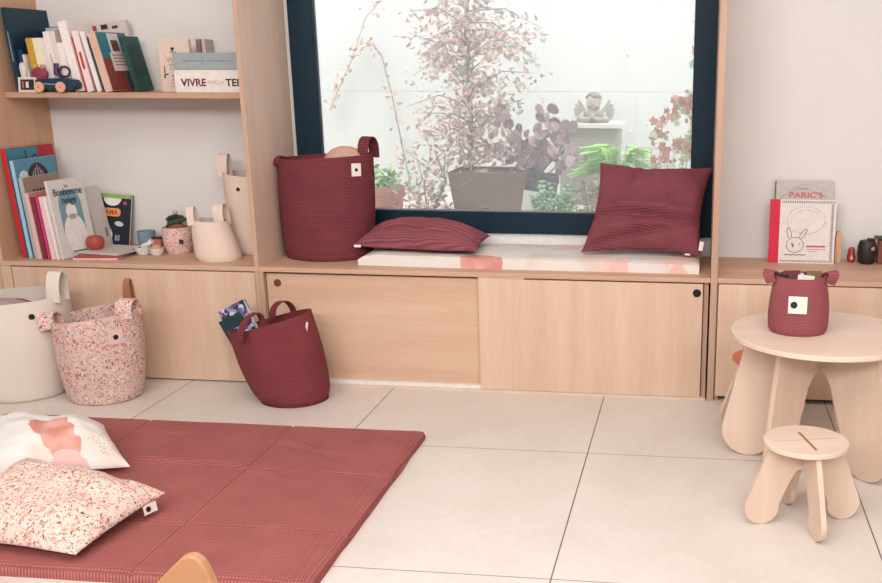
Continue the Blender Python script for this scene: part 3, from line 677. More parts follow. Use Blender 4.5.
rows = [ # foot x, thickness, depth, height, lean, colour, label, y
 (-2.782, .018, .17, .160, 8, '#2c4f78', 'short mid-blue book beside the tall dark teal one', .20),
 (-2.763, .014, .15, .170, 8, '#1c3358', 'short navy book between the mid-blue and the cream books', .20),
 (-2.748, .012, .16, .150, 7, '#d9cfc0', 'short thin cream book left of the ochre one', .19),
 (-2.729, .028, .17, .214, 5.5, '#c89a35', 'ochre yellow book among the pale spines', .20),
 (-2.700, .031, .17, .214, 5.5, '#e9e0c4', 'cream book with yellow lower half right of the ochre book', .20),
 (-2.668, .022, .16, .214, 6, '#e4d9d3', 'greyish-white book right of the cream and yellow one', .20),
 (-2.645, .028, .17, .240, 6, '#ece2dc', 'tall chalk-white book with a thin lilac print', .20),
 (-2.616, .022, .17, .242, 6, '#ded2cc', 'tall pale grey book right of the chalk-white one', .20),
 (-2.593, .030, .16, .196, 7, '#eee5df', 'shorter white book left of the widest white one', .20),
 (-2.553, .036, .18, .280, 9, '#f0e8e3', 'widest and tallest white book in the middle of the upper row', .195),
 (-2.515, .010, .17, .222, 9.5, '#b13a44', 'thin red book right of the widest white book', .205),
 (-2.504, .028, .17, .243, 9.5, '#efdcd8', 'pinkish-white book with a red mark near the top', .20),
 (-2.474, .012, .17, .222, 11, '#8e2e3a', 'thin dark crimson book between two pale ones', .21),
 (-2.461, .020, .17, .243, 11.5, '#eee6e0', 'slanting white book left of the charcoal one', .20),
 (-2.439, .012, .17, .220, 12, '#3a3f46', 'thin charcoal book slanting among the pale ones', .205),
 (-2.426, .014, .18, .236, 12, '#e7dcd2', 'thin ivory book slanting left of the salmon one', .20),
]
for (x, t, d, h, ln, c, lb, yy) in rows:
    r_, m, cv = book(x, yy, SZ, t, d, h, ln, c, lb + ' on the upper shelf' if 'upper' not in lb else lb, group=G1)
    if c == '#e9e0c4': patch(cv, spine_m(m), .004, .10, -.030, -.001, '#d9bf55', 'spine_band')
    elif c == '#efdcd8': patch(cv, spine_m(m), .09, .16, -.019, -.008, '#c0464c', 'spine_print')
    elif c == '#ece2dc': patch(cv, spine_m(m), .05, .15, -.018, -.010, '#c3b3d0', 'spine_print')
    elif c == '#f0e8e3': patch(cv, spine_m(m), .01, .03, -.026, -.014, '#9a9aa0', 'spine_print')
    elif c == '#2c4f78': patch(cv, spine_m(m), .05, .14, -.013, -.006, '#9db4cf', 'spine_print')
# salmon travel book with photo cover
r_, m, cv = book(-2.405, .17, SZ, .030, .235, .238, 12, '#d9b19b', 'salmon-spined book with blue photographs and a pale title box on its cover', group=G1)
fm = face_m(m, .030); patch(cv, fm, .002, .233, .002, .236, '#2f7f8e', 'cover_photo'); fm2 = fm @ M.Translation((0, 0, .0003))
patch(cv, fm2, .002, .13, .002, .13, '#8c4338'); patch(cv, fm2, .075, .155, .145, .232, '#e6e4e6'); patch(cv, fm2, .135, .23, .002, .09, '#5a4a50')
fm3 = fm @ M.Translation((0, 0, .0006)); patch(cv, fm3, .06, .215, .08, .155, '#efdcd3', 'title_box'); patch(cv, fm3, .09, .14, .16, .205, '#7a4a45')
fm4 = fm @ M.Translation((0, 0, .0011))
for k in range(4): patch(cv, fm4, .075, .195 - .01 * (k % 2), .142 - .013 * k, .146 - .013 * k, '#8f8580', 'cover_print')
r_, m, cv = book(-2.338, .275, SZ, .018, .12, .225, 13, '#1f4b47', 'dark green book, last of the leaning row on the upper shelf', group=G1)
patch(cv, face_m(m, .018), .015, .105, .06, .19, '#123a3a')
# books standing behind
r_, m, cv = book(-2.758, .378, SZ, .115, .022, .262, 4, '#12312f', 'dark green book with a pale top edge standing behind the yellow books', group=G1)
patch(cv, m @ mat4((0, -.0006, 0), (1, 0, 0), (0, 0, 1), (0, -1, 0)), .002, .113, .246, .26, '#b9c3c4')
r_, m, cv = book(-2.565, .385, SZ, .19, .02, .268, 8, '#cfc6c2', 'pale grey book with dark and red blots standing behind the white row', group=G1)
fm = m @ mat4((0, -.0006, 0), (1, 0, 0), (0, 0, 1), (0, -1, 0))
patch(cv, fm, .075, .105, .243, .262, '#22242b'); patch(cv, fm, .125, .15, .24, .252, '#33353d'); patch(cv, fm, .02, .055, .23, .262, '#a8484a')
# right side of the shelf
r_, m, cv = book(-2.228, .29, SZ, .135, .02, .210, 0, '#e0cbbb', 'beige book facing out between the leaning row and the grey box', group=G1)
fm = m @ mat4((0, -.0008, 0), (1, 0, 0), (0, 0, 1), (0, -1, 0))
lettering('WALTER', .034, fm @ M.Translation((.03, .118, 0)), P('#a79a94'), cv); lettering('STAMM', .034, fm @ M.Translation((.03, .088, 0)), P('#a79a94'), cv) if False else lettering('TAR', .034, fm @ M.Translation((.038, .088, 0)), P('#a79a94'), cv)
patch(cv, fm, .055, .07, .17, .178, '#3a3130'); patch(cv, fm, .058, .067, .163, .17, '#3a3130'); patch(cv, fm, .048, .078, .158, .161, '#6b5c57')
patch(cv, fm, .018, .022, .075, .105, '#3a3130'); patch(cv, fm, .018, .035, .068, .073, '#3a3130'); patch(cv, fm, .016, .022, .055, .068, '#3a3130'); patch(cv, fm, .05, .08, .062, .066, '#3a3130'); patch(cv, fm, .05, .08, .050, .053, '#3a3130')
for k in range(3): patch(cv, fm, .04, .10, .02 + .012 * k, .022 + .012 * k, '#b9a79b')
book(-2.098 + .004, .36, SZ, .020, .07, .212, 1, '#8d7076', 'mauve spine rising behind the grey box on the upper shelf', group=G1)
book(-2.073 + .004, .36, SZ, .016, .07, .212, 1, '#c9b3b2', 'pale pink spine rising behind the grey box on the upper shelf', group=G1)
def lying(x0, x1, y0, y1, z0, z1, cover, label, group, rz=0, name='book'):
    root = thing(name, label, 'book', ((x0 + x1) / 2, (y0 + y1) / 2, z0), rz, group)
    w, d, h = (x1 - x0) / 2, (y1 - y0) / 2, z1 - z0; c = min(.003, h * .2)
    b = MB().box(-w, w, -d, d, 0, c).box(-w, w, -d, d, h - c, h).box(-w, w, -d, -d + c, c, h - c)
    cv = b.build('cover', P(cover, .5) if isinstance(cover, str) else cover, root, bevel=.001)
    MB().box(-w + .003, w - .003, -d + c, d - .003, c + .0001, h - c - .0001).build('page_block', PAPER, root)
    return root, cv, w, d, h
GB = 'large books lying flat on the upper shelf'
r_, cv, w, d, h = lying(-2.115, -1.765, .19, .41, SZ, SZ + .089, '#e4dcd6', 'thick white book lying flat with bold title, under the grey one', GB)
fm = mat4((-w, -d - .0006, 0), (1, 0, 0), (0, 0, 1), (0, -1, 0))
o = lettering('VIVRE', .040, fm @ M.Translation((.027, .026, 0)), P('#7c2846'), cv, width=.108, bold=.0011)
o.data.materials.append(P('#2b2528'))
for pl in o.data.polygons:
    if pl.center.x < -w + .045: pl.material_index = 1
lettering('AVEC LA', .020, fm @ M.Translation((.138, .034, 0)), P('#c9a9ad'), cv, width=.072)
lettering('TERRE', .040, fm @ M.Translation((.216, .026, 0)), P('#2b2528'), cv, width=.118, bold=.0009)
r_, cv, w, d, h = lying(-2.122, -1.765, .20, .41, SZ + .0895, SZ + .156, '#9aa3a5', 'thick blue-grey boxed book lying on the white one', GB)
fm = mat4((-w, -d - .0006, 0), (1, 0, 0), (0, 0, 1), (0, -1, 0))
for k in range(24): patch(cv, fm, .045 + .0085 * k, .045 + .0085 * k + .006, .033, .036, '#6f777a', 'faint_print') if k != 11 else None
# ornaments on the upper shelf
pf = thing('photo_card', 'small white-bordered dark photograph propped before the books on the upper shelf', 'photo', (-2.745, .13 + .035, SZ))
b = MB(); mm_ = M.Rotation(R(-6), 4, 'X'); b.box(-.040, .040, 0, .003, 0, .060, mm_); fr1 = b.build('border', P('#dcd3cb'), pf)
MB().box(-.030, .030, -.0006, 0, .009, .051, mm_).build('picture', P('#2a2426'), pf)
MB().box(-.006, .006, -.001, -.0006, .018, .042, mm_).build('picture_figure', P('#e3dedc'), pf)
MB().box(-.024, -.014, -.001, -.0006, .016, .044, mm_).build('picture_figure', P('#a0645c'), pf)
car = thing('toy_car', 'dark blue wooden toy car with pale wood wheels on the upper shelf', 'toy car', (-2.605, .165, SZ))
prof = [(-.088, .012), (.075, .012), (.088, .02), (.09, .035), (.078, .05), (.05, .056), (-.02, .056), (-.06, .054), (-.088, .05)]
b = MB(); b.prism(prof, mat4((0, 0, 0), (1, 0, 0), (0, 0, 1), (0, -1, 0)), .05); b.build('car_body', P('#12354c', .35), car, bevel=.006, seg=3)
for x in (-.066, .028):
    for yy in (-.031, .031):
        b = MB(); b.lathe([(.0, -.005), (.019, -.005), (.021, -.003), (.021, .003), (.019, .005), (0, .005)], m=mat4((x, yy, .0215), (1, 0, 0), (0, 0, 1), (0, -1, 0)), seg=28, close=False)
        wl = b.build('wheel', P('#d9a98a'), car, smooth=True)
        if yy < 0: MB().lathe([(.003, .005), (.003, .0065), (0, .0065)], m=mat4((x, yy, .0215), (1, 0, 0), (0, 0, 1), (0, -1, 0)), seg=12, close=False).build('axle', P('#b5524a'), wl)
MB().tube([(-.045, -.03, .034), (.01, -.03, .032)], .0015, 6).build('side_rod', P('#b7c3cc'), car)
# ornaments behind car
fg = thing('figurine', 'small white figurine standing just above the propped photograph on the shelf', 'figurine', (-2.765, .187, SZ))
b = MB(); b.lathe([(.014, 0), (.016, .01), (.012, .05), (.015, .085), (.017, .1), (.012, .116), (0, .12)], seg=20); b.build('body', P('#d9cfcb'), fg, smooth=True)
fg = thing('figurine', 'maroon and ochre clay figurine on the shelf between photograph and toy car', 'figurine', (-2.695, .186, SZ))
b = MB(); b.lathe([(.024, 0), (.024, .045), (.034, .062), (.036, .08), (.025, .094), (0, .098)], seg=20, sy=.4); b.build('body', P('#8a3a45'), fg, smooth=True)
MB().ball((-.02, 0, .103), .013).build('head', P('#cf9a4a'), fg, smooth=True); MB().ball((.016, 0, .1), .010).build('head', P('#b98a80'), fg, smooth=True)
fg = thing('ornament', 'dark purple wrought ornament perched above the blue toy car', 'ornament', (-2.597, .186, SZ))
b = MB(); b.tube([(.012 + .022 * cos(t_), 0, .082 + .02 * sin(t_)) for t_ in [i * pi / 8 for i in range(17)]], .004, 8); b.tube([(-.012, 0, 0), (-.008, 0, .06), (-.024, 0, .075), (-.022, 0, .115)], [.006, .007, .012, .009], 8); b.tube([(-.005, 0, .0), (.0, 0, .065)], .004, 6); b.build('body', P('#43234a', .4), fg, smooth=True)

# lower picture books
G2 = 'picture books on the left worktop'
def cover_book(x, y, t, d, h, ln, c, lb, fc=None, rz=0):
    r_, m, cv = book(x, y, T, t, d, h, ln, c, lb, rz=rz, group=G2); fm = face_m(m, t)
    if fc: patch(cv, fm, .001, d - .001, .001, h - .001, fc, 'cover_face', .0003)
    return r_, m, cv, fm @ M.Translation((0, 0, .0005))
r_, m, cv, fm = cover_book(-2.812 - .02, .075, .022, .30, .452, 0, '#c22a32', 'tallest picture book on the left worktop, red spine and blue cover', '#3f8098', 0) if False else cover_book(-2.826 + .022, .07, .020, .31, .45, 4, '#c22a32', 'tallest picture book on the left worktop, red spine and blue cover', '#3f8098')
patch(cv, fm, .20, .308, .36, .449, '#b3293c'); patch(cv, fm, .05, .25, .28, .34, '#1f4f72'); lettering('Le', .09, fm @ M.Translation((.11, .375, 0)), P('#1f4560'), cv)
book(-2.782, .08, T, .012, .20, .30, 4, '#e0a83e', 'thin mustard picture book right of the tallest blue one on the worktop', group=G2)
r_, m, cv, fm = cover_book(-2.768, .06, .016, .27, .405, 4, '#9ec3d8', 'blue picture book with a striped hot-air balloon on its cover', '#5795ad')
bal = [(.14 + .075 * cos(R(a)), .30 + .085 * sin(R(a))) for a in range(0, 181, 12)] + [(.155, .2), (.125, .2)]
b = MB(); b.prism(bal, fm, .0004); b.build('balloon_print', P('#3a2c38'), cv)
for k in (-2, -1, 0, 1, 2):
    MB().prism([(.136 + k * .026, .30), (.148 + k * .026, .30), (.144 + k * .013, .376 - abs(k) * .012), (.139 + k * .013, .376 - abs(k) * .012)], fm @ M.Translation((0, 0, .0005)), .0004).build('balloon_stripe', P('#b5a3a8'), cv)
MB().prism([(.05 + .03 * cos(R(a)), .335 + .025 * sin(R(a))) for a in range(0, 360, 30)], fm, .0004).build('cloud_print', P('#d7e2e6'), cv)
book(-2.750, .07, T, .009, .20, .30, 4.5, '#2b5a93', 'thin cobalt picture book between the balloon book and the grey one', group=G2)
r_, m, cv, fm = cover_book(-2.739, .055, .018, .24, .335, 4.5, '#aeb0ac', 'taupe picture book with dark title behind the pink-covered one', '#a3897a')
lettering('MOCK', .038, fm @ M.Translation((.05, .262, 0)), P('#3b3336'), cv, width=.12) if False else [patch(cv, fm, .05 + .022 * k, .066 + .022 * k, .262, .282, '#3b3336', 'title_print') for k in range(5)]
r_, m, cv, fm = cover_book(-2.717, .045, .018, .17, .275, 5, '#d8b6b0', 'pale rose spined picture book with coral cover on the left worktop', '#d98a82')
patch(cv, fm, .04, .12, .17, .25, '#b5303f'); patch(cv, fm, .05, .09, .03, .14, '#5b2c38')
r_, m, cv, fm = cover_book(-2.694, .045, .018, .15, .258, 5, '#7e2b3d', 'dark wine-red picture book left of the magenta one', '#5b2436')
book(-2.672, .045, T, .012, .15, .262, 5, '#c43a6c', 'thin magenta picture book left of the pale pink one on the worktop', group=G2)
book(-2.657, .045, T, .020, .15, .262, 5, '#e3c3c4', 'pale pink picture book right of the magenta one on the worktop', group=G2)
book(-2.634, .045, T, .012, .15, .262, 6, '#e9ddd6', 'thin eggshell picture book just left of the snow-scene book', group=G2)
r_, m, cv, fm = cover_book(-2.618, .05, .014, .180, .325, 7, '#d9d2cc', 'picture book with a white mound on a blue cover and dark title, facing right', '#d3d0cc', rz=0)
# turned so that its cover can be read
fm = fm @ M.Diagonal((.76, .97, 1, 1)); r_.rotation_euler.z = R(-14)
b = MB(); b.prism(rrect(.15, .24, .07), fm @ M.Translation((.118, .17, 0)), .0004); b.build('cover_sky', P('#7396a6'), cv)
fmz = fm @ M.Translation((0, 0, .0005))
MB().prism([(.118 + .072 * cos(R(a)), .10 + .085 * sin(R(a))) for a in range(0, 360, 15)], fmz, .0004).build('mound_print', P('#e2dedb'), cv)
MB().prism([(.118 + .036 * cos(R(a)), .195 + .036 * sin(R(a))) for a in range(0, 360, 15)], fmz, .0004).build('mound_print', P('#e2dedb'), cv)
fmt = fm @ M.Translation((0, 0, .0010))
lettering('Le', .022, fmt @ M.Translation((.105, .300, 0)), P('#2d3f4a'), cv)
lettering('Bonhomme', .042, fmt @ M.Translation((.022, .268, 0)), P('#2d3f4a'), cv, width=.19, bold=.0006)
lettering('neige', .042, fmt @ M.Translation((.068, .232, 0)), P('#2d3f4a'), cv, width=.095, bold=.0006)
patch(cv, fmt, .075, .165, .022, .027, '#4f5a60', 'author_print'); patch(cv, fmt, .10, .15, .008, .011, '#6f7a80', 'author_print')
r_, m, cv, fm = cover_book(-2.585, .26, .012, .11, .275, 9, '#cfc6c0', 'off-white picture book leaning behind the snow-scene book', '#d6cec8')
patch(cv, fm, .07, .085, .05, .09, '#8a8480', 'title_print')
# flat books
G3 = 'thin books lying flat on the left worktop'
lying(-2.575, -2.39, .055, .22, T, T + .008, '#e2b9b0', 'pink-edged thin book lying lowest under the wine-red sphere', G3, R(8))
lying(-2.57, -2.39, .060, .24, T + .0085, T + .0165, '#a34650', 'crimson-edged thin book lying in the flat pile beside the snow-scene book', G3, R(6))
r_, cv, w, d, h = lying(-2.56, -2.36, .09, .28, T + .017, T + .024, '#cfc3bd', 'pale grey thin book lying on top of the flat pile', G3, R(-10))
b = MB(); b.lathe([(.022, 0), (.033, .012), (.037, .03), (.035, .045), (.026, .056), (.0, .058)], seg=32)
tag(b.build('wooden_ball', plain('red_clay', '#a6493c', .5), smooth=True, loc=(-2.535, .17, T + .0245)), 'reddish-brown wooden sphere resting on the pile of flat books', 'toy')
# black book facing out
r_ = thing('book', 'black picture book with a green top and orange title leaning on the wall', 'book', (-2.585, .355, T)); r_['group'] = G2
m = M.Rotation(R(4), 4, 'Z') @ M.Rotation(R(4), 4, 'Y') @ M.Rotation(R(-12), 4, 'X')
b = MB().box(-.082, .082, 0, .0025, 0, .235, m).box(-.082, .082, .018, .0205, 0, .235, m).box(-.082, -.0795, .0025, .018, 0, .235, m); cv = b.build('cover', P('#161a28', .4), r_)
MB().box(-.079, .080, .003, .0175, .003, .232, m).build('page_block', PAPER, r_)
fm = m @ mat4((-.082, -.0006, 0), (1, 0, 0), (0, 0, 1), (0, -1, 0))
patch(cv, fm, 0, .164, .218, .235, '#8fae5a', 'green_band')
MB().prism([(.08 + .04 * cos(R(a)), .217 + .034 * sin(R(a))) for a in range(180, 361, 12)], fm, .0008).build('white_semicircle', P('#e6e2de'), cv)
MB().prism(rrect(.078, .036, .014), fm @ M.Translation((.08, .155, 0)), .0008).build('title_patch', P('#e0a05c'), cv)
lettering('AMA', .032, fm @ M.Translation((.052, .1445, .0006)), P('#b8361f'), cv, width=.056, bold=.0008)
MB().prism([(.115 + .02 * cos(R(a)), .105 + .011 * sin(R(a)) - .1 * .02 * cos(R(a))) for a in range(0, 360, 24)], fm, .0008).build('grey_oval_print', P('#b9c4cd'), cv)
b = MB(); b.prism([(.06, .02), (.085, .02), (.088, .06), (.076, .085), (.07, .08), (.068, .055), (.052, .062), (.048, .055), (.062, .045)], fm, .0008); b.prism([(.05, .062), (.057, .06), (.066, .098), (.062, .1)], fm, .0008); b.build('white_figure_print', P('#d8d2cf'), cv)
patch(cv, fm, .10, .108, .03, .055, '#8d97a8'); patch(cv, fm, .112, .12, .03, .055, '#8d97a8'); patch(cv, fm, .13, .145, .19, .205, '#b0476e'); patch(cv, fm, .015, .03, .175, .186, '#4a5a70')

# cups
def cup(loc, r0, r1, h, matl, label, wall=.003, handle=False, name='cup', cat='cup'):
    root = thing(name, label, cat, loc)
    b = MB(); b.lathe([(r0 * .6, 0), (r0, .002), ((r0 + r1) / 2 * 1.06, h * .5), (r1, h), (r1 - wall, h), ((r0 + r1) / 2 * 1.06 - wall, h * .5), (r0 - wall, .006), (0, .005)], seg=36); b.build('bowl', matl, root, smooth=50)
    if handle: MB().tube([(-r1 * .98, 0, h * .8), (-r1 * 1.5, 0, h * .82), (-r1 * 1.55, 0, h * .45), (-r1 * .95, 0, h * .25)], .0028, 8).build('handle', matl, root, smooth=True)
    return root
cup((-2.403, .345, T), .033, .038, .078, plain('slate_glaze', '#7e8fa0', .35), 'slate-blue cup at the back of the left worktop beside the black book')
WG = plain('white_glaze', '#dcd8d4', .3)
cup((-2.338, .195, T), .022, .034, .036, WG, 'small white toy bowl with a spoon-like handle left of the tiny teacup')
lid = thing('toy_ladle', 'white toy ladle head tipped across the small white bowl', 'toy', (-2.325, .196, T + .018)); MB().tube([(-.01, 0, .018), (.012, 0, .028), (.03, .004, .042)], [.012, .010, .014], 12).build('ladle', WG, lid, smooth=True)
MB().tube([(-.06, -.02, .002), (-.02, -.005, .016)], .003, 6).build('ladle_handle', P('#4b4644'), lid)
cup((-2.273, .19, T), .020, .031, .033, WG, 'tiny white teacup with a handle holding a wooden disc', handle=True)
b = MB(); b.lathe([(.018, 0), (.02, .004), (.02, .026), (.016, .032), (0, .033)], seg=24); tag(b.build('wooden_plug', P('#cf9a72'), smooth=True, loc=(-2.273, .19, T + .0065 + .006)), 'round wooden plug sitting in the tiny white teacup', 'toy')
jar = thing('glass_jar', 'glass jar with a black lid and clear knob behind the little floral pot', 'jar', (-2.275, .375, T))
b = MB(); b.lathe([(.035, 0), (.038, .004), (.038, .12), (.036, .125), (.034, .12), (.034, .006), (0, .005)], seg=36); b.build('jar_body', plain('amber_ish_glass', '#b39a86', .15), jar, smooth=50)
b = MB(); b.lathe([(.041, .125), (.042, .130), (.03, .142), (.008, .147), (0, .147)], seg=36); b.build('lid', P('#1e1d22', .4), jar, smooth=50)
MB().ball((0, 0, .156), .011).build('knob', plain('clear_knob', '#b8aca4', .1), jar, smooth=True)
bx = thing('wooden_block', 'small terracotta coloured block beside the slate-blue cup', 'toy', (-2.325, .30, T)); MB().box(-.022, .022, -.018, .018, 0, .052).build('block', P('#b9715c'), bx, bevel=.003)
MB().box(-.022, .022, -.018, .018, .0521, .060).build('block_cap', P('#40282a'), bx, bevel=.002)

# ------------------------------------------------------------------ right worktop
G4 = 'picture books standing on the right worktop'
def facing(x0, x1, y0, t, h, lean, cover, label, spine=None):
    root = thing('book', label, 'book', ((x0 + x1) / 2, y0, T), 0, G4); w = (x1 - x0) / 2; m = M.Rotation(R(-lean), 4, 'X')
    cv = MB().box(-w, w, 0, .002, 0, h, m).box(-w, w, t - .002, t, 0, h, m).box(-w, -w + .002, .002, t - .002, 0, h, m).build('cover', P(cover, .5), root)
    MB().box(-w + .002, w - .003, .0022, t - .0022, .003, h - .003, m).build('page_block', PAPER, root)
    return root, cv, m @ mat4((-w, -.0005, 0), (1, 0, 0), (0, 0, 1), (0, -1, 0)), w
r_, cv, fm, w = facing(.318, .548, .374, .016, .33, 7, '#c3bab6', 'taller pale grey picture book with red title behind the red-spined one')
lettering('PARIC\'S', .030, fm @ M.Translation((.055, .262, 0)), P('#d26a62'), cv, width=.135, bold=.0006)
patch(cv, fm, .085, .135, .298, .301, '#8f8886', 'small_print'); patch(cv, fm, -.001, .003, .002, .328, '#4a4543', 'dark_spine')
b = MB(); b.tube([fm @ V((.02 + .19 * i / 12, .262 + .033 * sin(pi * i / 12), .0005)) for i in range(13)], .0008, 5); b.tube([fm @ V((.05 + .15 * i / 12, .285 + .03 * sin(pi * i / 12), .0005)) for i in range(13)], .0006, 5); b.build('drawn_lines', P('#a39b98'), cv)
r_, cv, fm, w = facing(.297, .560, .338, .014, .258, 4.5, '#e2dad6', 'white picture book with a red spine and sketched rabbit, dotted border')
patch(cv, fm, -.001, .040, -.0, .2585, '#d02040', 'red_spine', .0008)
b = MB()
for k in range(30):
    x = .048 + .0071 * k
    b.box(x, x + .003, .244, .253, 0, .0006, fm); b.box(x, x + .003, .005, .013, 0, .0006, fm)
for k in range(30):
    z = .016 + .0076 * k; b.box(.244, .254, z, z + .0035, 0, .0006, fm)
b.build('dotted_border', P('#5f5a5c'), cv)
def ell(cx_, cy_, rx, ry, a0=0, a1=360, n=28, ph=0): return [fm @ V((cx_ + rx * cos(R(a0 + (a1 - a0) * i / n)) * cos(ph) - ry * sin(R(a0 + (a1 - a0) * i / n)) * sin(ph), cy_ + rx * cos(R(a0 + (a1 - a0) * i / n)) * sin(ph) + ry * sin(R(a0 + (a1 - a0) * i / n)) * cos(ph), .0006)) for i in range(n + 1)]
b = MB(); b.tube(ell(.105, .075, .034, .031), .0010, 5); b.tube(ell(.080, .122, .008, .022, -60, 240, ph=.25), .0010, 5); b.tube(ell(.136, .120, .008, .024, -60, 240, ph=-.6), .0010, 5)
b.tube(ell(.09, .08, .002, .002), .0008, 4); b.tube(ell(.122, .08, .002, .002), .0008, 4); b.tube([fm @ V((.065 + .012 * k, .033 + .003 * (k % 2), .0006)) for k in range(8)], .0015, 5)
b.build('rabbit_sketch', P('#4c4a55'), cv)
b = MB(); b.tube(ell(.145, .175, .075, .055), .0006, 4); b.tube(ell(.145, .175, .06, .042, 20, 200), .0004, 4); b.build('circle_sketch', P('#b5acaa'), cv)
patch(cv, fm, .092, .100, .065, .08, '#cf4a55'); patch(cv, fm, .15, .225, .066, .073, '#cf5a60', 'title_print'); patch(cv, fm, .155, .228, .056, .059, '#cf8a88', 'title_print'); patch(cv, fm, .155, .195, .047, .049, '#8f8886', 'title_print')
pg = thing('wooden_peg', 'narrow pale wooden board standing at the right of the white picture book', 'toy', (.580, .385, T)); MB().prism([(-.013, 0), (.013, 0), (.014, .10), (.009, .127), (-.008, .127), (-.013, .1)], mat4((0, 0, 0), (1, 0, 0), (0, 0, 1), (0, -1, 0)), .02).build('board', P('#d3a583'), pg, bevel=.002)
dl = thing('nesting_doll', 'tiny red painted nesting doll on the right worktop near the wall', 'toy', (.635, .385, T))
b = MB(); b.lathe([(.011, 0), (.016, .008), (.018, .025), (.014, .042), (.013, .052), (.009, .062), (0, .065)], seg=24); b.build('body', P('#9c2f35', .35), dl, smooth=True)
b = MB(); b.ball((0, -.010, .022), .012, 14, (.8, .7, 1.3)); b.build('apron', P('#e0a98e', .4), dl, smooth=True)
mg = thing('toy_figure', 'dark brown rounded wooden toy figure with a pale face on the right worktop', 'toy', (.693, .365, T))
b = MB(); b.lathe([(.026, 0), (.034, .01), (.038, .04), (.037, .075), (.030, .094), (0, .098)], seg=28); b.build('body', P('#2a2024', .5), mg, smooth=True)
MB().ball((.014, -.026, .066), .014, 14, (1, .7, .8)).build('face', P('#b98f86'), mg, smooth=True); MB().box(-.002, .030, -.012, .012, .092, .104).build('hat', P('#2a2024'), mg, bevel=.004)
mg = thing('toy_house', 'brown wooden toy with a flat dark roof at the right edge of the worktop', 'toy', (.768, .37, T))
MB().box(-.032, .034, -.02, .02, 0, .098).build('body', P('#7a4438'), mg, bevel=.003); MB().box(-.045, .05, -.028, .028, .104, .111).build('roof', P('#3a3a34'), mg); MB().box(-.02, .02, -.01, .01, .0981, .104).build('neck', P('#7a4438'), mg)
MB().box(-.012, .024, -.0235, -.0205, .0, .026).build('door', P('#d9b090'), mg)

# book in leaning basket
pb = thing('patterned_book', 'blue and lilac patterned hardback poking out of the slumping burgundy basket', 'book', (-1.625, -.16, .012))
def comic(name):
    n = NT(name); n.rough(.5, .3); v = n.n('ShaderNodeTexVoronoi', Scale=85.0); n.l(n.coords(), v.inputs['Vector']); sp = n.n('ShaderNodeSeparateColor'); n.l(v.outputs['Color'], sp.inputs[0])
    n.col(n.ramp(sp.outputs[0], [(0, '#2f3d57'), (.25, '#8d92b5'), (.45, '#536a8c'), (.62, '#a79bb8'), (.75, '#7e4a66'), (.83, '#c9c4d6'), (.92, '#243044')], 'CONSTANT')); return n.m
mm_ = M.Translation((-.035, .0, .04)) @ M.Rotation(R(-27), 4, 'Y') @ M.Rotation(R(-10), 4, 'X')
MB().box(-.058, .058, -.012, -.010, 0, .345, mm_).box(-.058, .058, .010, .012, 0, .345, mm_).box(-.060, -.058, -.012, .012, 0, .345, mm_).build('cover', comic('comic_cover'), pb)
MB().box(-.057, .054, -.0098, .0098, .003, .341, mm_).build('page_block', PAPER, pb)
pb = thing('patterned_book', 'dark green hardback behind the patterned one in the slumping basket', 'book', (-1.625, -.115, .012))
mm_ = M.Translation((-.035, .0, .04)) @ M.Rotation(R(-27), 4, 'Y')
MB().box(-.072, .03, -.012, -.010, 0, .305, mm_).box(-.072, .03, .010, .012, 0, .305, mm_).box(-.074, -.072, -.012, .012, 0, .305, mm_).build('cover', P('#17383a'), pb)
MB().box(-.071, .027, -.0098, .0098, .003, .301, mm_).build('page_block', PAPER, pb)

# ------------------------------------------------------------------ courtyard beyond the window
GZ = .50
CY = wall_mat('courtyard_render', '#c9cac8'); PAV = plain('courtyard_paving', '#b9b0a6', .9)
struct(MB().box(-5, 4, .63, 2.4, GZ - .1, GZ).build('ground', PAV))
struct(MB().box(-5, 4, 2.4, 2.6, GZ, 1.112).build('wall_courtyard', CY)); struct(MB().box(-5, 4, 2.412, 2.6, 1.118, 2.3).build('wall_courtyard', CY))
struct(MB().box(-5, 4, 2.406, 2.6, 1.112, 1.118).build('trim_1', P('#adaaa7')))
def leafmesh(specs, seed=0):
    """specs: list of (pos, size, dir) ; diamond leaf with a fold"""
    b = MB(); rnd = random.Random(seed)
    for p, s, wdt in specs:
        d = V((rnd.uniform(-1, 1), rnd.uniform(-1, 1), rnd.uniform(-1.1, .3))).normalized(); a = d.cross(V((rnd.uniform(-1, 1), rnd.uniform(-1, 1), rnd.uniform(-1, 1)))).normalized(); nn = d.cross(a); p = V(p)
        b.mi = rnd.randrange(len_m)
        b.faces([p, p + d * s * .5 + a * s * wdt + nn * s * .1, p + d * s, p + d * s * .5 - a * s * wdt + nn * s * .1, p + d * s * .5], [(0, 1, 4), (1, 2, 4), (2, 3, 4), (3, 0, 4)])
    return b
def LM(name, c): return plain(name, c, .6, .2, .08)
PK = [LM('leaf_pink', '#dcb5ad'), LM('leaf_dusty', '#cfa8a2'), LM('leaf_grey_green', '#b0b4ac'), LM('leaf_pale', '#e5c9be')]
GRN = [LM('leaf_green', '#7fae6a'), LM('leaf_bright', '#a2cf74'), LM('leaf_deep', '#5f8f66')]
BARK = plain('grey_bark', '#8c8785', .9, .1)
rnd = random.Random(5)
tr = thing('tree', 'slender tree with pinkish leaves growing in the weathered wooden planter outside', 'tree', (-1.14, 1.22, .72))
trunk = [(0, 0, 0), (.01, 0, .3), (-.005, .01, .7), (.02, 0, 1.1), (.02, 0, 1.6)]
b = MB(); b.tube(trunk, [.014, .013, .011, .009, .005], 8); specs = []
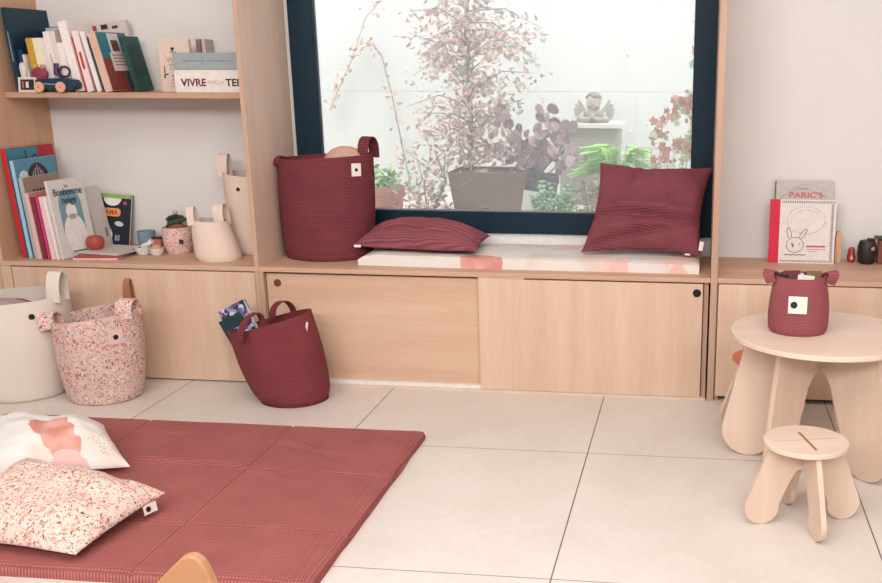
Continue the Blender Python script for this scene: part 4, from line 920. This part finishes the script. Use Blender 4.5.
for k in range(80):
    z = .06 + 1.42 * k / 80; a = k * 2.4; Ln = (.36 - .10 * abs(z - .7)) * rnd.uniform(.55, 1.1); s0 = V((.01, 0, z)); e = s0 + V((cos(a) * Ln, sin(a) * Ln * .55, rnd.uniform(-.12, .22)))
    md = (s0 + e) / 2 + V((0, 0, .05)); b.tube([s0, md, e], [.004, .003, .0015], 5)
    for j in range(48):
        t_ = rnd.uniform(.1, 1.05); q = s0.lerp(md, t_ * 2) if t_ < .5 else md.lerp(e, t_ * 2 - 1); specs.append((q + V((rnd.gauss(0, .028), rnd.gauss(0, .02), rnd.gauss(-.02, .03))), rnd.uniform(.026, .048), .26))
b.build('trunk', BARK, tr, smooth=True); len_m = 4; leafmesh(specs, 2).build('foliage', PK, tr)
def tapered(name, label, cat, loc, w0, w1, d0, d1, h, matl, wall=.012, extra=None):
    root = thing(name, label, cat, loc); b = MB()
    A = [V((sx * w0 / 2, sy * d0 / 2, 0)) for sx, sy in ((-1, -1), (1, -1), (1, 1), (-1, 1))]; B = [V((sx * w1 / 2, sy * d1 / 2, h)) for sx, sy in ((-1, -1), (1, -1), (1, 1), (-1, 1))]
    Ci = [V((sx * (w1 / 2 - wall), sy * (d1 / 2 - wall), h)) for sx, sy in ((-1, -1), (1, -1), (1, 1), (-1, 1))]; Di = [p - V((0, 0, .03)) for p in Ci]
    b.faces(A + B + Ci + Di, [(3, 2, 1, 0)] + [(i, (i + 1) % 4, 4 + (i + 1) % 4, 4 + i) for i in range(4)] + [(4 + i, 4 + (i + 1) % 4, 8 + (i + 1) % 4, 8 + i) for i in range(4)] + [(8 + i, 8 + (i + 1) % 4, 12 + (i + 1) % 4, 12 + i) for i in range(4)])
    b.build('planter_box', matl, root, bevel=.004)
    MB().box(-w1 / 2 + wall, w1 / 2 - wall, -d1 / 2 + wall, d1 / 2 - wall, h - .032, h - .022).build('soil', P('#5d4a40', .9), root); return root
WEATH = wood('weathered_wood', '#5e4a41', '#80685c', 'x', 8, .9)
plt_ = tapered('planter', 'weathered grey-brown tapered wooden planter outside under the slender tree', 'planter', (-1.01, 1.15, GZ), .31, .39, .26, .30, .272, WEATH)
b = MB(); b.tube([(-.14, -.155, .20), (-.07, -.156, .24)], .004, 6); b.tube([(-.10, -.150, .05), (-.05, -.152, .10), (.0, -.150, .11), (.07, -.152, .06)], .006, 6); b.build('stem_debris', P('#9a7f73', .9), plt_)
# vine on the wall left
vn = thing('vine', 'thin dry climbing vine on the courtyard wall at the left of the window', 'plant', (-1.9, 2.36, GZ))
b = MB(); specs = []
def vpath(pts, r=.004):
    b.tube(pts, r, 5)
    for i in range(len(pts) - 1):
        for j in range(14): q = V(pts[i]).lerp(V(pts[i + 1]), rnd.random()); specs.append((q + V((rnd.gauss(0, .022), -.01 - abs(rnd.gauss(0, .015)), rnd.gauss(0, .03))), rnd.uniform(.02, .045), .35))
vpath([(.12, -.006, .0), (.07, -.006, .3), (.02, -.006, .6), (-.03, -.006, .82), (-.10, -.006, .92)]); vpath([(-.10, -.006, .92), (-.22, -.006, .80), (-.32, -.006, .62), (-.38, -.006, .5)], .003); vpath([(-.22, -.006, .8), (-.12, -.006, 1.05), (.0, -.006, 1.16)], .0025)
b.build('stems', BARK, vn, smooth=True); len_m = 3; leafmesh(specs, 4).build('foliage', [LM('vine_leaf', '#cfa493'), LM('vine_leaf_b', '#b58d84'), LM('vine_leaf_c', '#dcc2b2')], vn)
# faint vine right half of wall
vn = thing('vine', 'sparse faint tendrils on the bright courtyard wall above the cherub', 'plant', (-.6, 2.36, GZ)); b = MB(); specs = []
for pts in ([(-.35, .0, 0), (-.38, 0, .7), (-.30, 0, 1.0), (-.42, 0, 1.3)], [(.2, 0, 0), (.22, 0, .6), (.12, 0, .9), (.3, 0, 1.3)]):
    pts = [(p[0], p[1] + .015 , p[2]) for p in pts]; b.tube(pts, .002, 5)
    for i in range(3):
        for j in range(7): q = V(pts[i]).lerp(V(pts[i + 1]), rnd.random()); specs.append((q + V((rnd.gauss(0, .05), -.01, rnd.gauss(0, .05))), rnd.uniform(.012, .03), .3))
b.build('stems', P('#cfc9c4', .9), vn); len_m = 1; leafmesh(specs, 8).build('foliage', [LM('pale_tendril', '#ccbdb6')], vn)
# terracotta pot
TER = plain('terracotta', '#c58574', .8, .2)
def pot(name, label, loc, r0, r1, h, matl, soil=True):
    root = thing(name, label, 'plant pot', loc)
    b = MB(); b.lathe([(r0, 0), (r1 * .94, h * .78), (r1 * 1.03, h * .78), (r1 * 1.03, h), (r1 * .9, h), (r1 * .88, h * .85), (0, h * .84)], seg=32); b.build('pot', matl, root, smooth=40); return root
pt_ = pot('plant_pot', 'terracotta pot of fresh green leaves outside just right of the large basket', (-1.615, 1.28, GZ), .085, .112, .165, TER)
specs = [(V((rnd.gauss(0, .05), rnd.gauss(0, .04), .16 + abs(rnd.gauss(0, .055)))), rnd.uniform(.025, .05), .3) for k in range(130)]
len_m = 3; b = leafmesh(specs, 6); b.build('foliage', GRN, pt_)
MB().tube([(0, 0, .14), (.01, 0, .22)], .004).build('stem', P('#7f9a66'), pt_)
# low pink ground plant between pot and planter
gp = thing('shrub', 'low tangle of dry pink leaves between the terracotta pot and the wooden planter', 'plant', (-1.36, 1.2, GZ))
specs = [(V((rnd.gauss(0, .085), rnd.gauss(0, .05), abs(rnd.gauss(.0, .16)))), rnd.uniform(.022, .045), .32) for k in range(420)]
len_m = 4; b = leafmesh(specs, 9); b.build('foliage', PK, gp)
b = MB(); [b.tube([(0, 0, 0), (rnd.uniform(-.1, .1), rnd.uniform(-.04, .04), .2), (rnd.uniform(-.14, .14), 0, .36)], .0025, 5) for k in range(8)]; b.build('stems', BARK, gp)
# purple round leaf shrub
PUR = [LM('leaf_mauve', '#b0929a'), LM('leaf_plum', '#9c7f88'), LM('leaf_rose', '#c4abac')]
ps = thing('shrub', 'shrub with big round mauve leaves in a dark pot outside the window', 'plant', (-.80, 1.18, GZ))
b = MB(); b.lathe([(.085, 0), (.11, .2), (.118, .2), (.118, .245), (.105, .245), (.10, .21), (0, .21)], seg=28); b.build('pot', P('#4a4a50', .7), ps, smooth=40)
b = MB(); lf = MB()
for k in range(15):
    ex = -.20 + .40 * k / 14 + rnd.uniform(-.02, .02); ht = [.26, .36, .34, .22, .18, .24, .14, .22, .28, .18, .38, .30, .24, .30, .16][k]
    pts = [V((0, 0, .2)), V((ex * .5, rnd.uniform(-.05, .03), .22 + ht * .4)), V((ex, rnd.uniform(-.09, .04), .2 + ht * .75)), V((ex * 1.08, rnd.uniform(-.09, .04), .2 + ht))]
    b.tube(pts, [.004, .0035, .0025, .002], 6)
    for j in range(11):
        t_ = .3 + .7 * j / 10; i = min(2, int(t_ * 3)); q = pts[i].lerp(pts[i + 1], t_ * 3 - i); rr = rnd.uniform(.014, .032)
        nn = V((rnd.uniform(-.9, .9), -1, rnd.uniform(-.7, .8))).normalized(); a = nn.cross(V((0, 0, 1))).normalized(); c2 = nn.cross(a); q = q + V((rnd.uniform(-.04, .04), rnd.uniform(-.03, .02), rnd.uniform(-.02, .02)))
        lf.mi = rnd.randrange(3); lf.faces([q + (a * cos(x * pi / 5) + c2 * sin(x * pi / 5)) * rr + nn * .004 * cos(2 * x * pi / 5) for x in range(10)] + [q - nn * .003], [(x, (x + 1) % 10, 10) for x in range(10)])
b.build('stems', BARK, ps, smooth=True); lf.build('foliage', PUR, ps)
# white board beside planter
tag(MB().box(-.05, .05, -.006, .006, 0, .19, M.Rotation(R(7), 4, 'Y') @ M.Rotation(R(-8), 4, 'X')).build('white_board', P('#ded9d2'), loc=(-.80, .965, GZ)), 'narrow white board leaning outside between wooden planter and succulents', 'board')
# succulents
def succ(loc, label, g='jade-like plants outside the window', w=.05, h=.19):
    root = thing('succulent', label, 'plant', loc, 0, g)
    b = MB(); b.lathe([(w * .9, 0), (w, .05), (w * 1.35, .06), (w * 1.35, .07), (w * .95, .07), (0, .065)], seg=24); b.build('pot', P('#7b5f55'), root, smooth=40)
    b = MB(); s_ = MB()
    for k in range(9):
        x, y_ = rnd.uniform(-w, w) * .9, rnd.uniform(-w, w) * .6; hh = rnd.uniform(h * .6, h); s_.tube([(x * .5, y_ * .5, .065), (x, y_, hh)], .0035, 5)
        for j in range(9):
            z = .075 + (hh - .07) * j / 8; a = j * 1.57 + k
            for q in (0, pi):
                b.mi = rnd.randrange(3); b.ball((x * (z / hh) + cos(a + q) * .012, y_ + sin(a + q) * .012, z), .010, 6, (1, 1, .7))
    s_.build('stems', P('#6f8a60'), root); b.build('leaves', [LM('succ_a', '#8fbf95'), LM('succ_b', '#5f8d70'), LM('succ_c', '#a9d3ab')], root, smooth=True)
    return root
succ((-.725, .93, GZ), 'bright green jade-like plant outside, the one nearer the wooden planter', w=.05, h=.235)
succ((-.62, .95, GZ), 'bright green jade-like plant outside, the one nearer the propped cushion', w=.05, h=.235)
dk = thing('shrub', 'loose olive and red-stemmed plant between the succulents and the propped cushion', 'plant', (-.50, 1.0, GZ))
specs = [(V((rnd.gauss(0, .05), rnd.gauss(0, .04), .04 + rnd.random() * .22)), rnd.uniform(.02, .04), .28) for k in range(230)]
len_m = 4; leafmesh(specs, 14).build('foliage', [LM('olive_a', '#8a9a76'), LM('olive_b', '#9c6f64'), LM('olive_c', '#a9b795'), LM('olive_d', '#75606a')], dk); b = MB(); [b.tube([(0, 0, 0), (rnd.uniform(-.06, .06), rnd.uniform(-.04, .04), .24)], .0025, 5) for k in range(7)]; b.build('stems', P('#8c5a52'), dk)
# pedestal and cherub
STONE = plain('pale_stone', '#97938f', .9, .1, .12, 12)
pdm = thing('pedestal', 'blocky grey stone pedestal outside carrying the winged cherub', 'pedestal', (-.61, 1.98, GZ))
MB().box(-.165, .165, -.09, .14, 0, .43).build('shaft', STONE, pdm, bevel=.006); MB().box(-.19, .19, -.12, .16, .4305, .458).build('slab', P('#cfcac5', .9), pdm, bevel=.004)
chb = thing('cherub_statue', 'pale stone cherub bust with spread wings resting on the pedestal outside', 'statue', (-.59, 1.93, GZ + .4585)); chb.scale = (1.2, 1.1, 1.12)
b = MB(); b.ball((0, 0, .098), .036, 16, (.95, 1, 1.08)); b.ball((0, -.034, .093), .006, 8); b.ball((-.018, -.027, .084), .012, 10); b.ball((.018, -.027, .084), .012, 10); b.ball((0, -.026, .072), .011, 10)
b.ball((0, .008, .035), .045, 16, (1.1, .8, .9))
for sg in (-1, 1):
    b.tube([(sg * .042, .0, .045), (sg * .062, -.03, .016), (sg * .02, -.048, .016), (sg * -.01, -.045, .04)], [.016, .017, .013, .010], 10)
    for f_ in range(3): b.tube([(sg * (-.012 + .006 * f_), -.047, .040), (sg * (-.014 + .007 * f_), -.043, .062)], .005, 6)
b.build('body', plain('cherub_stone', '#a1978f', .9, .1, .2, 40), chb, smooth=True)
b = MB(); rr = random.Random(3)
for k in range(34):
    a = rr.uniform(0, 2 * pi); e = rr.uniform(.15, 1.3); b.ball((.036 * cos(a) * cos(e), .008 + abs(.034 * sin(a) * cos(e)) if e < .7 else .034 * sin(a) * cos(e), .104 + .038 * sin(e)), .010, 8)
b.build('hair', plain('cherub_hair', '#8d847f', .9, .1), chb, smooth=True)
for sg in (-1, 1):
    b = MB()
    for k in range(7):
        L_ = .098 - .009 * k; an = R(62 - 15 * k); p0 = V((sg * .028, .022, .028)); p1 = p0 + V((sg * cos(an) * L_, .01, sin(an) * L_ * .95)); b.ribbon([p0, p0.lerp(p1, .5) + V((sg * .006, 0, 0)), p1], V((0, 0, 1)).cross(V((0, 1, 0))) if k < 2 else V((0, 0, 1)), [.018, .026, .010], .006)
    b.build('wing', plain('wing_stone', '#9d958f', .9, .1), chb, bevel=.002)
# fern
fn = thing('fern', 'bright green feathery fern mound outside behind the propped cushion', 'plant', (-.42, 1.45, GZ))
b = MB(); st = MB()
for k in range(80):
    a = rnd.uniform(0, 2 * pi); L_ = rnd.uniform(.12, .25); hh = rnd.uniform(.24, .37); pts = [V((0, 0, .1)), V((cos(a) * L_ * .45, sin(a) * L_ * .35, hh)), V((cos(a) * L_, sin(a) * L_ * .7, hh - rnd.uniform(.0, .06)))]
    st.tube(pts, .0018, 4)
    for j in range(16):
        t_ = .2 + .8 * j / 15; q = pts[0].lerp(pts[1], t_ * 2) if t_ < .5 else pts[1].lerp(pts[2], t_ * 2 - 1)
        for s_ in (-1, 1):
            d = V((-sin(a) * s_, cos(a) * s_, .25)).normalized(); dd = V((cos(a), sin(a), 0)); b.mi = rnd.randrange(2); b.faces([q, q + d * .018 + dd * .010, q + d * .034 + dd * .010, q + d * .016 - dd * .006], [(0, 1, 2, 3)])
b.build('fronds', [LM('fern_a', '#b4ea72'), LM('fern_b', '#98d468')], fn); st.build('stems', P('#79a35c'), fn)
MB().lathe([(.1, 0), (.13, .15), (.14, .16), (.12, .16), (0, .15)], seg=24).build('pot', TER, fn, smooth=40)
# wire cage
wc = thing('wire_basket', 'small weathered wire basket outside between fern and ivy', 'basket', (-.215, 1.38, GZ)); b = MB()
for z in (.0, .09, .18, .27, .36): b.tube([(.10 * cos(i * pi / 12), .06 * sin(i * pi / 12), z + .004) for i in range(25)], .0022, 5)
for i in range(14): b.tube([(.10 * cos(i * pi / 7), .06 * sin(i * pi / 7), 0.004), (.10 * cos(i * pi / 7), .06 * sin(i * pi / 7), .36)], .0018, 5)
b.build('wires', P('#9c938f', .5), wc)
# ivy right
iv = thing('ivy', 'russet ivy hanging down outside the right edge of the window', 'plant', (-.02, 1.02, GZ)); b = MB(); lf = MB()
for pts in ([(.02, 0, 0), (.03, 0, .35), (.0, 0, .62), (.03, .01, .95)], [(.0, 0, .62), (-.08, -.01, .60), (-.14, -.01, .50), (-.19, -.01, .44)], [(.03, 0, .3), (-.03, 0, .42), (-.12, 0, .38), (-.19, 0, .30)], [(.03, 0, .1), (-.04, -.02, .25), (-.02, -.02, .45), (.0, 0, .62)], [(-.02, 0, .5), (.0, 0, .75), (.03, 0, .85)]):
    b.tube(pts, .0025, 5); pts = [V(p) for p in pts]
    for i in range(len(pts) - 1):
        for j in range(13):
            q = pts[i].lerp(pts[i + 1], rnd.random()) + V((rnd.gauss(0, .022), rnd.gauss(-.01, .01), rnd.gauss(0, .022))); rr = rnd.uniform(.010, .024); rr *= 1.25; nn = V((rnd.uniform(-.7, .7), -1, rnd.uniform(-.3, .8))).normalized(); a = nn.cross(V((0, 0, 1))).normalized(); c2 = nn.cross(a); ph = rnd.uniform(0, 6.28)
            lf.mi = rnd.choice([0, 0, 1, 1, 2]); lf.faces([q + (a * cos(x * pi / 5 + ph) + c2 * sin(x * pi / 5 + ph)) * rr * (1 if x % 2 == 0 else .55) for x in range(10)] + [q + nn * .003], [(x, (x + 1) % 10, 10) for x in range(10)])
b.build('stems', BARK, iv, smooth=True); lf.build('foliage', [LM('ivy_a', '#c48f7c'), LM('ivy_b', '#b37765'), LM('ivy_c', '#a9bd90')], iv)
gs = thing('shrub', 'pale green trailing plant outside behind the wire basket', 'plant', (-.17, 1.6, GZ))
specs = [(V((rnd.gauss(0, .14), rnd.gauss(0, .04), abs(rnd.gauss(.12, .12)))), rnd.uniform(.02, .04), .25) for k in range(220)]
len_m = 2; leafmesh(specs, 22).build('foliage', [LM('trail_a', '#a9c79a'), LM('trail_b', '#c3cdb8')], gs); b = MB(); [b.tube([(0, 0, 0), (rnd.uniform(-.14, .14), 0, .28)], .002, 5) for k in range(9)]; b.build('stems', P('#9bab8a'), gs)

# ------------------------------------------------------------------ light
w = bpy.data.worlds.new('sky'); scn.world = w; w.use_nodes = True
bg = w.node_tree.nodes['Background']; bg.inputs[0].default_value = (.93, .97, 1.0, 1); bg.inputs[1].default_value = 3.3
sun = bpy.data.lights.new('sun', 'SUN'); sun.energy = 2.2; sun.angle = R(25); sun.color = (1, .98, .96)
so = bpy.data.objects.new('sun', sun); col.objects.link(so); so.rotation_euler = (R(22), 0, R(-12)); so.location = (0, -2, 5)
def area(name, loc, rot, sx, sy, e, c):
    l = bpy.data.lights.new(name, 'AREA'); l.shape = 'RECTANGLE'; l.size = sx; l.size_y = sy; l.energy = e; l.color = c
    o = bpy.data.objects.new(name, l); col.objects.link(o); o.location = loc; o.rotation_euler = rot; return o
area('overhead_fill', (-.6, -2.6, 2.7), (0, 0, 0), 3.4, 2.2, 64, (1, .975, .955))  # unseen area fill added overhead to brighten the room
area('rear_fill', (-.4, -4.9, 2.45), (R(68), 0, 0), 5.5, .6, 125, (1, .98, .965))  # frontal fill added behind the camera, set high to keep out of reflections

# ------------------------------------------------------------------ camera
cam = bpy.data.cameras.new('camera'); co = bpy.data.objects.new('camera', cam); col.objects.link(co)
f, pit, yaw = 996.127, .2606, .1193
cam.sensor_width = 36; cam.lens = f / 882 * 36; cam.shift_x = -136.54 / 882; cam.shift_y = 37.6 / 882; cam.clip_start = .05
co.location = (0, -3.7446, 1.28); co.rotation_euler = (pi / 2 - pit, 0, yaw)
scn.camera = co
scn.view_settings.view_transform = 'Standard'; scn.view_settings.look = 'None'; scn.view_settings.gamma = 1; scn.view_settings.use_curve_mapping = False
scn.view_settings.exposure = .08
